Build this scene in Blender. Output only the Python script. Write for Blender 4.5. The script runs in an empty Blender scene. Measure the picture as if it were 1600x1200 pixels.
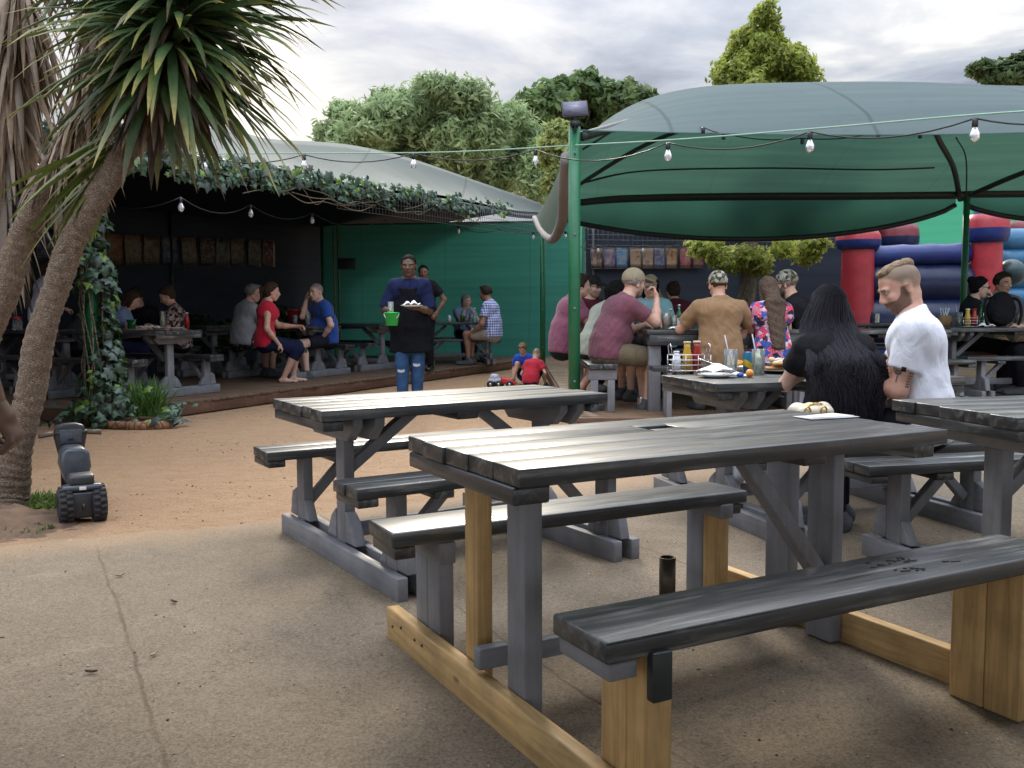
import bpy, math, random
import numpy as np
from mathutils import Vector, Matrix
random.seed(7); RNG = np.random.default_rng(11)
R = math.radians
SC = bpy.context.scene
# ---------------------------------------------------------------- camera
FPX, PITCH, EYE = 1460.0, 0.0783, 1.13
cd = bpy.data.cameras.new('camera'); cam = bpy.data.objects.new('camera', cd)
SC.collection.objects.link(cam); SC.camera = cam
cd.sensor_width = 36; cd.lens = 36*FPX/1600; cd.clip_start = .05; cd.clip_end = 2000
cam.location = (0, 0, EYE); cam.rotation_euler = (math.pi/2-PITCH, R(0.25), 0)
# ---------------------------------------------------------------- sky and sun
SUN_EL, SUN_AZ = 31, -7          # azimuth clockwise from +Y (negative: to the left)
wd = bpy.data.worlds.new("World"); SC.world = wd; wd.use_nodes = True
nt = wd.node_tree; nt.nodes.clear()
def wn(t, **k):
    n = nt.nodes.new(t)
    for a, b in k.items(): setattr(n, a, b)
    return n
def wl(a, b): nt.links.new(a, b)
sky = wn('ShaderNodeTexSky', sky_type='NISHITA', sun_disc=False)
sky.sun_elevation = R(SUN_EL); sky.sun_rotation = R(SUN_AZ); sky.air_density = 1.2; sky.dust_density = 2.0
tc = wn('ShaderNodeTexCoord')
sep = wn('ShaderNodeSeparateXYZ'); wl(tc.outputs['Generated'], sep.inputs[0])
def wmath(op, a, b=None, c=None):
    n = wn('ShaderNodeMath', operation=op)
    for i, v in enumerate((a, b, c)):
        if v is None: continue
        if isinstance(v, (int, float)): n.inputs[i].default_value = v
        else: wl(v, n.inputs[i])
    return n.outputs[0]
zc = wmath('ADD', wmath('MAXIMUM', sep.outputs[2], 0.0), 0.16)     # cloud layer seen in perspective
cx = wmath('DIVIDE', sep.outputs[0], zc); cy = wmath('DIVIDE', sep.outputs[1], zc)
cmb = wn('ShaderNodeCombineXYZ'); wl(cx, cmb.inputs[0]); wl(cy, cmb.inputs[1])
n1 = wn('ShaderNodeTexNoise'); n1.inputs['Scale'].default_value = 1.6; n1.inputs['Detail'].default_value = 9; n1.inputs['Roughness'].default_value = .58; n1.inputs['Distortion'].default_value = .35
mp1 = wn('ShaderNodeMapping'); mp1.inputs['Location'].default_value = (3.3, 1.7, 0); mp1.inputs['Scale'].default_value = (.8, 1.0, 1)
wl(cmb.outputs[0], mp1.inputs[0]); wl(mp1.outputs[0], n1.inputs['Vector'])
cr = wn('ShaderNodeValToRGB'); wl(n1.outputs['Fac'], cr.inputs[0])
e = cr.color_ramp.elements
e[0].position = .30; e[0].color = (9.2, 9.0, 8.4, 1)
e[1].position = .66; e[1].color = (2.3, 2.65, 3.4, 1)
q = cr.color_ramp.elements.new(.42); q.color = (5.9, 6.0, 6.2, 1)
q = cr.color_ramp.elements.new(.53); q.color = (3.9, 4.25, 5.0, 1)
# warm brightness low in the sky towards the hidden sun
dv = wn('ShaderNodeVectorMath', operation='DOT_PRODUCT'); wl(tc.outputs['Generated'], dv.inputs[0])
dv.inputs[1].default_value = (math.sin(R(-17))*math.cos(R(9)), math.cos(R(-17))*math.cos(R(9)), math.sin(R(9)))
gl = wmath('POWER', wmath('MAXIMUM', dv.outputs['Value'], 0.0), 140.0)
mx = wn('ShaderNodeMix', data_type='RGBA'); mx.inputs['Factor'].default_value = .95
wl(sky.outputs[0], mx.inputs['A']); wl(cr.outputs[0], mx.inputs['B'])
mg = wn('ShaderNodeMix', data_type='RGBA', blend_type='ADD'); wl(wmath('MULTIPLY', gl, .6), mg.inputs['Factor'])
wl(mx.outputs['Result'], mg.inputs['A']); mg.inputs['B'].default_value = (7.5, 6.6, 4.4, 1)
bg = wn('ShaderNodeBackground'); bg.inputs['Strength'].default_value = .125
lum = wmath('ADD', wmath('MULTIPLY', wmath('POWER', wmath('MAXIMUM', sep.outputs[2], 0.0), 2.0), 2.7), .40)
lum = wmath('ADD', lum, wmath('MULTIPLY', wmath('MAXIMUM', wmath('MULTIPLY', sep.outputs[1], -1.0), 0.0), .75))   # sky behind the camera brightened, added as front fill       # an overcast sky is brightest overhead
mo_ = wn('ShaderNodeMix', data_type='RGBA', blend_type='MULTIPLY'); mo_.inputs['Factor'].default_value = 1
wl(mg.outputs['Result'], mo_.inputs['A']); wl(lum, mo_.inputs['B']); wl(mo_.outputs['Result'], bg.inputs[0])
wo = wn('ShaderNodeOutputWorld'); wl(bg.outputs[0], wo.inputs[0])
sl = bpy.data.lights.new('sun', 'SUN'); sl.energy = 1.2; sl.angle = R(14); sl.color = (1, .9, .74)
so = bpy.data.objects.new('sun', sl); SC.collection.objects.link(so)
sd = Vector((math.sin(R(SUN_AZ))*math.cos(R(SUN_EL)), math.cos(R(SUN_AZ))*math.cos(R(SUN_EL)), math.sin(R(SUN_EL))))
so.rotation_euler = sd.to_track_quat('Z', 'Y').to_euler(); so.location = sd*60
vs = SC.view_settings; vs.view_transform = 'Standard'; vs.look = 'None'; vs.exposure = 1.0; vs.gamma = 1; vs.use_curve_mapping = False
SC.cycles.max_bounces = 8; SC.cycles.transparent_max_bounces = 12
# ---------------------------------------------------------------- picking world points from a pixel and a distance
_c, _s = math.cos(PITCH), math.sin(PITCH)
def W(px, py, d):
    u, v = (px-800)/FPX, (600-py)/FPX
    y = _c+v*_s; z = -_s+v*_c
    k = d/y
    return np.array([u*k, d, EYE+z*k])
def G(px, py, z=0.):
    u, v = (px-800)/FPX, (600-py)/FPX
    y = _c+v*_s; zz = -_s+v*_c
    k = (z-EYE)/zz
    return np.array([u*k, y*k, z])
# ---------------------------------------------------------------- scene graph helpers
def link(o): SC.collection.objects.link(o); return o
def tag(o, label=None, cat=None, group=None, kind=None):
    if label: o['label'] = label
    if cat: o['category'] = cat
    if group: o['group'] = group
    if kind: o['kind'] = kind
    return o
def thing(name, label, cat, loc=(0, 0, 0), rz=0, group=None):
    o = link(bpy.data.objects.new(name, None)); o.empty_display_size = .1
    o.location = tuple(float(v) for v in loc); o.rotation_euler = (0, 0, rz)
    return tag(o, label, cat, group)
def npmesh(name, v, f, smooth=False, fm=None, col=None):
    """v (N,3); f list of (M,k) int arrays; col (N,3) vertex colours"""
    me = bpy.data.meshes.new(name)
    v = np.asarray(v, dtype=np.float32)
    if not isinstance(f, list): f = [f]
    f = [np.asarray(a, dtype=np.int32) for a in f if len(a)]
    me.vertices.add(len(v)); me.vertices.foreach_set('co', v.ravel())
    idx = np.concatenate([a.ravel() for a in f]); tot = np.concatenate([np.full(len(a), a.shape[1], np.int32) for a in f])
    st = np.concatenate([[0], np.cumsum(tot)[:-1]]).astype(np.int32)
    me.loops.add(len(idx)); me.loops.foreach_set('vertex_index', idx)
    me.polygons.add(len(tot)); me.polygons.foreach_set('loop_start', st)
    me.polygons.foreach_set('loop_total', tot)
    if smooth: me.polygons.foreach_set('use_smooth', np.ones(len(tot), bool))
    if fm is not None: me.polygons.foreach_set('material_index', np.asarray(fm, np.int32))
    me.update(calc_edges=True)
    if col is not None:
        a = me.color_attributes.new('Col', 'FLOAT_COLOR', 'POINT')
        c4 = np.ones((len(v), 4), np.float32); c4[:, :3] = col
        a.data.foreach_set('color', c4.ravel())
    me.validate()
    return me
def ob(name, me, mat, parent=None, loc=None, bevel=0):
    o = link(bpy.data.objects.new(name, me))
    for m in (mat if isinstance(mat, (list, tuple)) else [mat]): me.materials.append(m)
    if parent is not None: o.parent = parent
    if loc is not None: o.location = loc
    if bevel:
        b = o.modifiers.new('bevel', 'BEVEL'); b.width = bevel; b.segments = 2; b.limit_method = 'ANGLE'; b.angle_limit = R(40)
    return o
def copy_tree(o, parent=None):
    c = o.copy(); SC.collection.objects.link(c); c.parent = parent
    for ch in list(o.children): copy_tree(ch, c)
    return c
def rot(axis, a):
    return np.array(Matrix.Rotation(a, 3, axis))
class MB:
    def __init__(s): s.v = []; s.q = []; s.t = []; s.n = 0; s.c = []; s.ng = []
    def add(s, v, q=None, t=None, col=None):
        v = np.asarray(v, float).reshape(-1, 3)
        if q is not None and len(q): s.q.append(np.asarray(q, int)+s.n)
        if t is not None and len(t): s.t.append(np.asarray(t, int)+s.n)
        s.v.append(v); s.n += len(v)
        s.c.append(np.tile(np.asarray(col if col is not None else (1, 1, 1), float), (len(v), 1)))
        return s
    BQ = np.array([[0, 3, 2, 1], [4, 5, 6, 7], [0, 1, 5, 4], [1, 2, 6, 5], [2, 3, 7, 6], [3, 0, 4, 7]])
    def box(s, c, d, m=None, col=None):
        h = np.array(d)/2
        v = np.array([[-1, -1, -1], [1, -1, -1], [1, 1, -1], [-1, 1, -1], [-1, -1, 1], [1, -1, 1], [1, 1, 1], [-1, 1, 1]])*h
        if m is not None: v = v@np.asarray(m).T
        return s.add(v+np.array(c), s.BQ, col=col)
    def bar(s, a, b, w, h, up=(0, 0, 1), col=None):
        """rectangular bar from a to b; w across, h along 'up'"""
        a, b = np.array(a, float), np.array(b, float); x = b-a; L = np.linalg.norm(x); x /= L
        y = np.cross(up, x); y /= np.linalg.norm(y); z = np.cross(x, y)
        return s.box((a+b)/2, (L, w, h), np.stack([x, y, z], 1), col)
    def prism(s, pts, a, b, axis=1, col=None):
        """polygon pts (2D) extruded from a to b along axis (0: pts are (y,z); 1: pts are (x,z); 2: (x,y))"""
        n = len(pts); pts = np.array(pts, float)
        v = np.zeros((2*n, 3)); o = [i for i in range(3) if i != axis]
        v[:n, o] = pts; v[n:, o] = pts; v[:n, axis] = a; v[n:, axis] = b
        i = np.arange(n); j = (i+1) % n
        s.add(v, np.stack([i, j, j+n, i+n], 1), col=col)
        base = s.n-2*n
        c0 = v[:n].mean(0); c1 = v[n:].mean(0)
        s.add([c0, c1]); s.t.append(np.stack([j+base, i+base, np.full(n, s.n-2)], 1)); s.t.append(np.stack([i+n+base, j+n+base, np.full(n, s.n-1)], 1))
        return s
    def tube(s, pts, r, n=8, cap=True, col=None, flat=None):
        pts = np.array(pts, float); m = len(pts); r = np.broadcast_to(np.asarray(r, float), (m,))
        t = np.gradient(pts, axis=0); t /= np.maximum(np.linalg.norm(t, axis=1, keepdims=True), 1e-9)
        ref = np.array([0, 0, 1.]) if abs(t[0, 2]) < .9 else np.array([1., 0, 0])
        vs = []
        nv = np.cross(t[0], ref); nv /= np.linalg.norm(nv)
        ang = np.arange(n)*2*np.pi/n
        for i in range(m):
            nv = nv-t[i]*np.dot(nv, t[i]); nv /= np.linalg.norm(nv); bv = np.cross(t[i], nv)
            vs.append(pts[i]+r[i]*(np.cos(ang)[:, None]*nv+np.sin(ang)[:, None]*bv))
        v = np.concatenate(vs); i = np.arange(m-1)[:, None]*n; k = np.arange(n)[None]; k2 = (k+1) % n
        q = np.stack([i+k, i+k2, i+n+k2, i+n+k], -1).reshape(-1, 4)
        t3 = None
        if cap:
            v = np.concatenate([v, pts[:1], pts[-1:]]); kk = np.arange(n); k3 = (kk+1) % n
            t3 = np.concatenate([np.stack([k3, kk, np.full(n, m*n)], 1), np.stack([kk+(m-1)*n, k3+(m-1)*n, np.full(n, m*n+1)], 1)])
        return s.add(v, q, t3, col)
    def lathe(s, prof, c=(0, 0, 0), n=16, m=None, col=None):
        """prof list of (r,z)"""
        prof = np.array(prof, float); a = np.arange(n)*2*np.pi/n; k = len(prof)
        v = np.stack([prof[:, 0][:, None]*np.cos(a), prof[:, 0][:, None]*np.sin(a), np.repeat(prof[:, 1][:, None], n, 1)], -1).reshape(-1, 3)
        if m is not None: v = v@np.asarray(m).T
        i = np.arange(k-1)[:, None]*n; j = np.arange(n)[None]; j2 = (j+1) % n
        return s.add(v+np.array(c), np.stack([i+j, i+j2, i+n+j2, i+n+j], -1).reshape(-1, 4), col=col)
    def ell(s, c, r, m=None, n=14, k=9, col=None):
        th = np.linspace(0, np.pi, k); prof = [(max(math.sin(t), 1e-4), -math.cos(t)) for t in th]
        prof = np.array(prof); a = np.arange(n)*2*np.pi/n
        v = np.stack([prof[:, 0][:, None]*np.cos(a), prof[:, 0][:, None]*np.sin(a), np.repeat(prof[:, 1][:, None], n, 1)], -1).reshape(-1, 3)*np.array(r)
        if m is not None: v = v@np.asarray(m).T
        i = np.arange(k-1)[:, None]*n; j = np.arange(n)[None]; j2 = (j+1) % n
        return s.add(v+np.array(c), np.stack([i+j, i+j2, i+n+j2, i+n+j], -1).reshape(-1, 4), col=col)
    def grid(s, P, col=None):
        P = np.asarray(P, float); a, b = P.shape[:2]
        i = np.arange(a-1)[:, None]*b; j = np.arange(b-1)[None]
        return s.add(P.reshape(-1, 3), np.stack([i+j, i+j+1, i+b+j+1, i+b+j], -1).reshape(-1, 4), col=col)
    def build(s, name, mat, parent=None, smooth=False, bevel=0, loc=None, usecol=False):
        v = np.concatenate(s.v); f = []
        if s.q: f.append(np.concatenate(s.q))
        if s.t: f.append(np.concatenate(s.t))
        me = npmesh(name, v, f, smooth, col=np.concatenate(s.c) if usecol else None)
        return ob(name, me, mat, parent, loc, bevel)
def cat_curve(pts, n):
    """Catmull-Rom through pts, n samples"""
    p = np.array(pts, float); p = np.concatenate([2*p[:1]-p[1:2], p, 2*p[-1:]-p[-2:-1]])
    t = np.linspace(0, len(pts)-1-1e-6, n); i = t.astype(int); u = (t-i)[:, None]
    a, b, c, d = p[i], p[i+1], p[i+2], p[i+3]
    return .5*((2*b)+(-a+c)*u+(2*a-5*b+4*c-d)*u**2+(-a+3*b-3*c+d)*u**3)
def unit(v): v = np.asarray(v, float); return v/np.linalg.norm(v)
# ---------------------------------------------------------------- materials
class NB:
    def __init__(s, name):
        s.m = bpy.data.materials.new(name); s.m.use_nodes = True; s.t = s.m.node_tree; s.t.nodes.clear()
        s.out = s.n('ShaderNodeOutputMaterial'); s.b = s.n('ShaderNodeBsdfPrincipled'); s.l(s.b.outputs[0], s.out.inputs[0])
        s.tc = s.n('ShaderNodeTexCoord'); s.co = s.tc.outputs['Object']
    def n(s, t, **k):
        n = s.t.nodes.new(t)
        for a, b in k.items(): setattr(n, a, b)
        return n
    def l(s, a, b): s.t.links.new(a, b)
    def set(s, node, k, v):
        if isinstance(v, bpy.types.NodeSocket): s.l(v, node.inputs[k])
        else: node.inputs[k].default_value = (*v, 1) if isinstance(v, tuple) and len(v) == 3 and node.inputs[k].type == 'RGBA' else v
    def map(s, scale=(1, 1, 1), loc=(0, 0, 0), rot=(0, 0, 0), src=None):
        m = s.n('ShaderNodeMapping'); m.inputs['Scale'].default_value = scale; m.inputs['Location'].default_value = loc; m.inputs['Rotation'].default_value = rot
        s.l(src or s.co, m.inputs[0]); return m.outputs[0]
    def noise(s, scale, detail=5, rough=.55, src=None, dist=0, out='Fac'):
        n = s.n('ShaderNodeTexNoise'); n.inputs['Scale'].default_value = scale; n.inputs['Detail'].default_value = detail
        n.inputs['Roughness'].default_value = rough; n.inputs['Distortion'].default_value = dist
        s.l(src or s.co, n.inputs['Vector']); return n.outputs[out]
    def vor(s, scale, src=None, feat='F1', out='Distance', rnd=1):
        n = s.n('ShaderNodeTexVoronoi', feature=feat); n.inputs['Scale'].default_value = scale; n.inputs['Randomness'].default_value = rnd
        s.l(src or s.co, n.inputs['Vector']); return n.outputs[out]
    def ramp(s, f, stops):
        n = s.n('ShaderNodeValToRGB'); s.l(f, n.inputs[0]); e = n.color_ramp.elements
        while len(e) < len(stops): e.new(.5)
        for i, (p, c) in enumerate(stops):
            e[i].position = p; e[i].color = (*c, 1) if not isinstance(c, (int, float)) else (c, c, c, 1)
        return n.outputs[0]
    def mix(s, f, a, b, mode='MIX'):
        n = s.n('ShaderNodeMix', data_type='RGBA', blend_type=mode)
        s.set(n, 'Factor', f) if not isinstance(f, bpy.types.NodeSocket) else s.l(f, n.inputs['Factor'])
        for k, v in (('A', a), ('B', b)):
            if isinstance(v, bpy.types.NodeSocket): s.l(v, n.inputs[k])
            else: n.inputs[k].default_value = (*v, 1)
        return n.outputs['Result']
    def math(s, op, a, b=None, c=None):
        n = s.n('ShaderNodeMath', operation=op)
        for i, v in enumerate((a, b, c)):
            if v is None: continue
            if isinstance(v, bpy.types.NodeSocket): s.l(v, n.inputs[i])
            else: n.inputs[i].default_value = v
        return n.outputs[0]
    def bump(s, h, strength=.3, dist=.01, prev=None):
        n = s.n('ShaderNodeBump'); n.inputs['Strength'].default_value = strength; n.inputs['Distance'].default_value = dist
        s.l(h, n.inputs['Height'])
        if prev: s.l(prev, n.inputs['Normal'])
        s.l(n.outputs[0], s.b.inputs['Normal']); return n.outputs[0]
    def p(s, **k):
        for a, v in k.items():
            s.set(s.b, {'col': 'Base Color', 'rough': 'Roughness', 'metal': 'Metallic', 'spec': 'Specular IOR Level', 'alpha': 'Alpha', 'trans': 'Transmission Weight', 'coat': 'Coat Weight', 'sss': 'Subsurface Weight', 'sheen': 'Sheen Weight', 'ior': 'IOR', 'coatr': 'Coat Roughness'}[a], v)
        return s.m
def sc(c, k): return tuple(min(max(x*k, 0), 1) for x in c)
_mc = {}
def M(name, col, rough=.6, var=.15, scale=6, bump=.15, bscale=90, metal=0, spec=.5, stretch=None, fine=.08):
    if name in _mc: return _mc[name]
    b = NB(name); src = b.map(stretch) if stretch else b.co
    f = b.noise(scale, 6, .6, src)
    c = b.ramp(f, [(.3, sc(col, 1-var)), (.7, sc(col, 1+var))])
    if fine:
        g = b.noise(bscale, 3, .6, src); c = b.mix(fine*3, c, b.ramp(g, [(.35, sc(col, .7)), (.65, sc(col, 1.3))]))
    b.p(col=c, rough=b.ramp(b.noise(scale*2.3, 4, .6, src), [(.3, max(rough-.1, .03)), (.7, min(rough+.1, 1))]), metal=metal, spec=spec)
    if bump: b.bump(b.noise(bscale, 4, .6, src), bump, .004)
    _mc[name] = b.m; return b.m
def plain(name, col, rough=.5, metal=0, **k):
    return M(name, col, rough, .06, 12, .05, 120, metal, fine=.02, **k)
def cloth(name, col, var=.1, wr=.5):
    if name in _mc: return _mc[name]
    b = NB(name)
    c = b.ramp(b.noise(9, 4), [(.3, sc(col, 1-var)), (.7, sc(col, 1+var))])
    wv = b.noise(420, 2)
    c = b.mix(.18, c, b.ramp(wv, [(.3, sc(col, .6)), (.7, sc(col, 1.4))]))
    b.p(col=c, rough=.9, spec=.2 if sum(col) > .25 else .08, sheen=.12 if sum(col) > .25 else .0)
    w = b.noise(13, 3, .5, b.map((1, 1, .55)), 1.2)
    n = b.bump(w, wr, .035); b.bump(wv, .12, .002, n)
    _mc[name] = b.m; return b.m
def attr_mat(name, rough=.55, sss=0, bump=.1, bscale=150, spec=.4, trl=0, var=.12):
    if name in _mc: return _mc[name]
    b = NB(name); a = b.n('ShaderNodeAttribute', attribute_name='Col')
    c = b.mix(1, a.outputs['Color'], b.ramp(b.noise(30, 4), [(.3, (1-var,)*3), (.7, (1+var,)*3)]), 'MULTIPLY')
    b.p(col=c, rough=rough, spec=spec)
    if sss: b.p(sss=sss); b.b.inputs['Subsurface Radius'].default_value = (.02, .008, .004); b.b.inputs['Subsurface Scale'].default_value = .5
    if bump: b.bump(b.noise(bscale, 3), bump, .002)
    if trl:
        t = b.n('ShaderNodeBsdfTranslucent'); b.l(c, t.inputs[0]); mm = b.n('ShaderNodeMixShader'); mm.inputs[0].default_value = trl
        b.l(b.b.outputs[0], mm.inputs[1]); b.l(t.outputs[0], mm.inputs[2]); b.l(mm.outputs[0], b.out.inputs[0])
    _mc[name] = b.m; return b.m
def fabric(name, col, trl=.35, trcol=None, weave=260, var=.12, streak=(1, 1, 1), rough=.85, seam=None):
    b = NB(name); big = b.noise(1.3, 5, .6, b.map(streak)); fine = b.noise(weave, 2, .5)
    c = b.ramp(big, [(.3, sc(col, 1-var)), (.7, sc(col, 1+var))]); c = b.mix(.15, c, b.ramp(fine, [(.3, sc(col, .5)), (.7, sc(col, 1.5))]))
    if seam:
        s_ = b.n('ShaderNodeSeparateXYZ'); b.l(b.co, s_.inputs[0]); d_ = b.math('ABSOLUTE', b.math('SUBTRACT', b.math('FRACT', b.math('ADD', b.math('DIVIDE', s_.outputs[seam[0]], seam[1]), b.math('MULTIPLY', b.noise(.6, 2), .05))), .5))
        c = b.mix(b.ramp(d_, [(.006, .55), (.014, 0.0)]), c, sc(col, .45))
        sp_ = b.noise(2.2, 6, .75); c = b.mix(b.ramp(sp_, [(.56, 0.0), (.72, .4)]), c, sc(col, .6))
    b.p(col=c, rough=rough, spec=.2); b.bump(big, .25, .05)
    t = b.n('ShaderNodeBsdfTranslucent'); tcl = trcol or col
    b.l(b.ramp(big, [(.3, sc(tcl, 1-var)), (.7, sc(tcl, 1+var))]), t.inputs[0])
    mm = b.n('ShaderNodeMixShader'); mm.inputs[0].default_value = trl
    b.l(b.b.outputs[0], mm.inputs[1]); b.l(t.outputs[0], mm.inputs[2]); b.l(mm.outputs[0], b.out.inputs[0])
    return b.m
def wood(name, col, axis, worn=None, wornamt=.5, rough=.5, spec=.5, knots=False, grain=.25, coat=0):
    if name in _mc: return _mc[name]
    b = NB(name); st = [26, 26, 26]; st[axis] = 1.6
    src = b.map(tuple(st)); oi = b.n('ShaderNodeObjectInfo')
    off = b.n('ShaderNodeVectorMath', operation='ADD'); b.l(src, off.inputs[0])
    sx = b.n('ShaderNodeCombineXYZ'); b.l(b.math('MULTIPLY', oi.outputs['Random'], 37.0), sx.inputs[0]); b.l(b.math('MULTIPLY', oi.outputs['Random'], 91.0), sx.inputs[1]); b.l(sx.outputs[0], off.inputs[1])
    src = off.outputs[0]
    g = b.noise(1, 6, .65, src, .6); g2 = b.noise(3.2, 4, .6, src)
    c = b.ramp(g, [(.28, sc(col, 1-grain*1.3)), (.5, col), (.72, sc(col, 1+grain))])
    if knots:
        k = b.vor(3.3, b.map((1 if axis == 0 else 2.2, 1 if axis == 1 else 2.2, 1 if axis == 2 else 2.2)))
        c = b.mix(b.ramp(k, [(.03, .85), (.09, 0.0)]), c, sc(col, .35))
        ring = b.math('SINE', b.math('MULTIPLY', b.noise(.55, 3, .5, src), 55.0))
        c = b.mix(b.math('MULTIPLY', b.math('MAXIMUM', ring, 0.0), .28), c, sc(col, .5))
    r = b.ramp(g2, [(.3, max(rough-.13, .05)), (.7, min(rough+.16, 1))])
    if worn:
        blotch = b.noise(2.6, 5, .6); w = b.math('MULTIPLY', b.ramp(g, [(.50, 0.0), (.68, 1.0)]), b.ramp(blotch, [(.42, 0.0), (.66, 1.0)]))
        w = b.math('MULTIPLY', w, wornamt); c = b.mix(w, c, worn)
    st_ = b.ramp(b.noise(7, 4), [(.35, (.8,)*3), (.6, (1.06,)*3)]); c = b.mix(1, c, st_, 'MULTIPLY')
    b.p(col=c, rough=r, spec=spec)
    if coat: b.p(coat=coat, coatr=.16)
    b.bump(g, .22, .003)
    _mc[name] = b.m; return b.m
# ================================================================ materials of the place
def ground_mat():
    b = NB('sandy_soil')
    big = b.noise(.5, 4); mid = b.noise(5, 6, .65, b.map((1, 1.5, 1))); fine = b.noise(85, 4, .7); peb = b.vor(60)
    c = b.ramp(mid, [(.3, (.235, .16, .10)), (.5, (.315, .222, .146)), (.72, (.39, .288, .198))])
    c = b.mix(b.ramp(big, [(.35, 0.0), (.7, .5)]), c, (.33, .205, .12))
    c = b.mix(.45, c, b.ramp(fine, [(.3, (.2, .11, .055)), (.65, (.62, .40, .24))]))
    c = b.mix(b.ramp(peb, [(.05, .5), (.13, 0.0)]), c, (.2, .13, .08))
    b.p(col=c, rough=.95, spec=.15)
    clod = b.noise(17, 5, .75, b.map((1, 1.9, 1))); c = b.mix(b.ramp(clod, [(.56, 0.0), (.68, .6)]), c, (.17, .09, .045)); c = b.mix(b.ramp(clod, [(.30, .5), (.42, 0.0)]), c, (.48, .345, .22))
    b.t.links.new(c, b.b.inputs['Base Color'])
    n = b.bump(mid, .6, .07); n = b.bump(clod, .7, .03, n); b.bump(fine, .6, .012, n); return b.m
def concrete_mat():
    b = NB('worn_concrete')
    sep = b.n('ShaderNodeSeparateXYZ'); b.l(b.co, sep.inputs[0]); X, Y = sep.outputs[0], sep.outputs[1]
    big = b.noise(.8, 5, .6); mid = b.noise(4, 6, .65); fine = b.noise(130, 3, .7); agg = b.vor(95); agg2 = b.vor(55)
    c = b.ramp(mid, [(.3, (.135, .103, .071)), (.5, (.182, .141, .10)), (.7, (.232, .185, .135))])
    c = b.mix(b.ramp(big, [(.4, 0.0), (.62, .8)]), c, (.125, .10, .075)); st = b.noise(1.7, 6, .75, b.map((1, 1, 1), (4, 2, 0)), .8); c = b.mix(b.ramp(st, [(.54, 0.0), (.66, .65)]), c, (.09, .073, .056)); c = b.mix(b.ramp(st, [(.30, .6), (.42, 0.0)]), c, (.28, .215, .15))
    c = b.mix(.36, c, b.ramp(fine, [(.34, (.07, .053, .037)), (.62, (.40, .33, .245))])); gr = b.noise(38, 4, .8); c = b.mix(b.ramp(gr, [(.54, 0.0), (.64, .4)]), c, (.085, .066, .048))
    c = b.mix(b.ramp(agg, [(.06, .75), (.2, 0.0)]), c, (.09, .075, .06))
    c = b.mix(b.ramp(agg2, [(.04, .6), (.11, 0.0)]), c, (.50, .43, .35))
    # expansion joints
    s = b.math('ADD', b.math('MULTIPLY', X, .886), b.math('MULTIPLY', Y, .463))
    s = b.math('ADD', s, b.math('MULTIPLY', b.noise(3, 3), .05))
    fr = b.math('FRACT', b.math('ADD', b.math('DIVIDE', b.math('SUBTRACT', s, .30), 1.147), 20.5))
    jd = b.math('ABSOLUTE', b.math('SUBTRACT', fr, .5))
    jm = b.math('MULTIPLY', b.ramp(jd, [(.0025, 1.0), (.007, 0.0)]), b.ramp(b.noise(2.2, 4), [(.35, .25), (.6, 1.0)]))
    c = b.mix(b.math('MULTIPLY', jm, .7), c, (.085, .055, .038))
    # sand trodden over the border
    t = b.math('SUBTRACT', Y, b.math('ADD', b.math('MULTIPLY', X, .50), 5.52))
    t = b.math('ADD', t, b.math('MULTIPLY', b.math('SUBTRACT', b.noise(1.6, 6, .7), .5), 1.3))
    c = b.mix(b.ramp(t, [(0, 0.0), (.25, .9)]) if False else b.math('MULTIPLY', b.ramp(b.math('ADD', b.math('MULTIPLY', t, 1.2), .75), [(.35, 0.0), (1, .85)]), b.ramp(fine, [(.3, .5), (.6, 1.0)])), c, (.33, .225, .14))
    b.p(col=c, rough=.9, spec=.2)
    h = b.math('ADD', b.math('MULTIPLY', fine, .5), b.math('MULTIPLY', agg, .6))
    h = b.math('SUBTRACT', h, b.math('MULTIPLY', jm, 1.2))
    n = b.bump(mid, .2, .02); b.bump(h, .38, .007, n); return b.m
SAND = ground_mat(); CONC = concrete_mat()
NETG = fabric('green_shade_net', (.028, .120, .102), .4, (.032, .16, .132), 200, .16, (.15, .15, 7), seam=(0, 1.83))
NETL = fabric('light_green_net', (.045, .26, .17), .5, (.06, .34, .22), 200, .1, (.2, .2, 4))
NETK = fabric('black_shade_net', (.028, .035, .050), .06, (.01, .013, .016), 180, .2, (.3, .3, 3))
CANG = fabric('canopy_shade_cloth', (.25, .32, .34), .62, (.24, .42, .36), 240, .08, (.3, 5, 1), seam=(0, 1.9))
CANV = fabric('green_valance', (.03, .085, .068), .4, (.05, .15, .12), 240, .1, (.3, 5, 1))
CANU = fabric('green_canopy_underside', (.13, .175, .15), .55, (.25, .345, .295), 240, .1, (.3, 5, 1), seam=(0, 1.9))  # canopy cloth in a dimmer tone, the underside's shade put into the colour
CANL = fabric('faded_canopy_cloth', (.125, .142, .131), .08, (.05, .1, .08), 240, .1, (.4, .4, 1), seam=(0, 1.7))
POLEG = M('green_painted_steel', (.012, .13, .055), .38, .18, 5, .1, 60)
DKST = plain('dark_steel', (.018, .024, .026), .45)
WOODDK = wood('deck_boards', (.12, .078, .05), 1, (.20, .145, .10), .6, .7, .3)
WOODDX = wood('deck_boards_across', (.17, .11, .068), 0, (.26, .18, .12), .6, .7, .3)
FASC = wood('deck_fascia', (.115, .06, .038), 0, (.15, .09, .06), .5, .75, .3)
BLACKP = plain('black_plastic', (.012, .012, .014), .45)
GLASSB = NB('clear_bulb_glass'); GLASSB.p(col=(.95, .97, 1.), rough=.04, trans=.75, spec=.8); GLASSB = GLASSB.m
ROPE = plain('pale_green_rope', (.30, .48, .38), .8)
WIRE = plain('galvanised_wire', (.16, .17, .18), .5)
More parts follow.
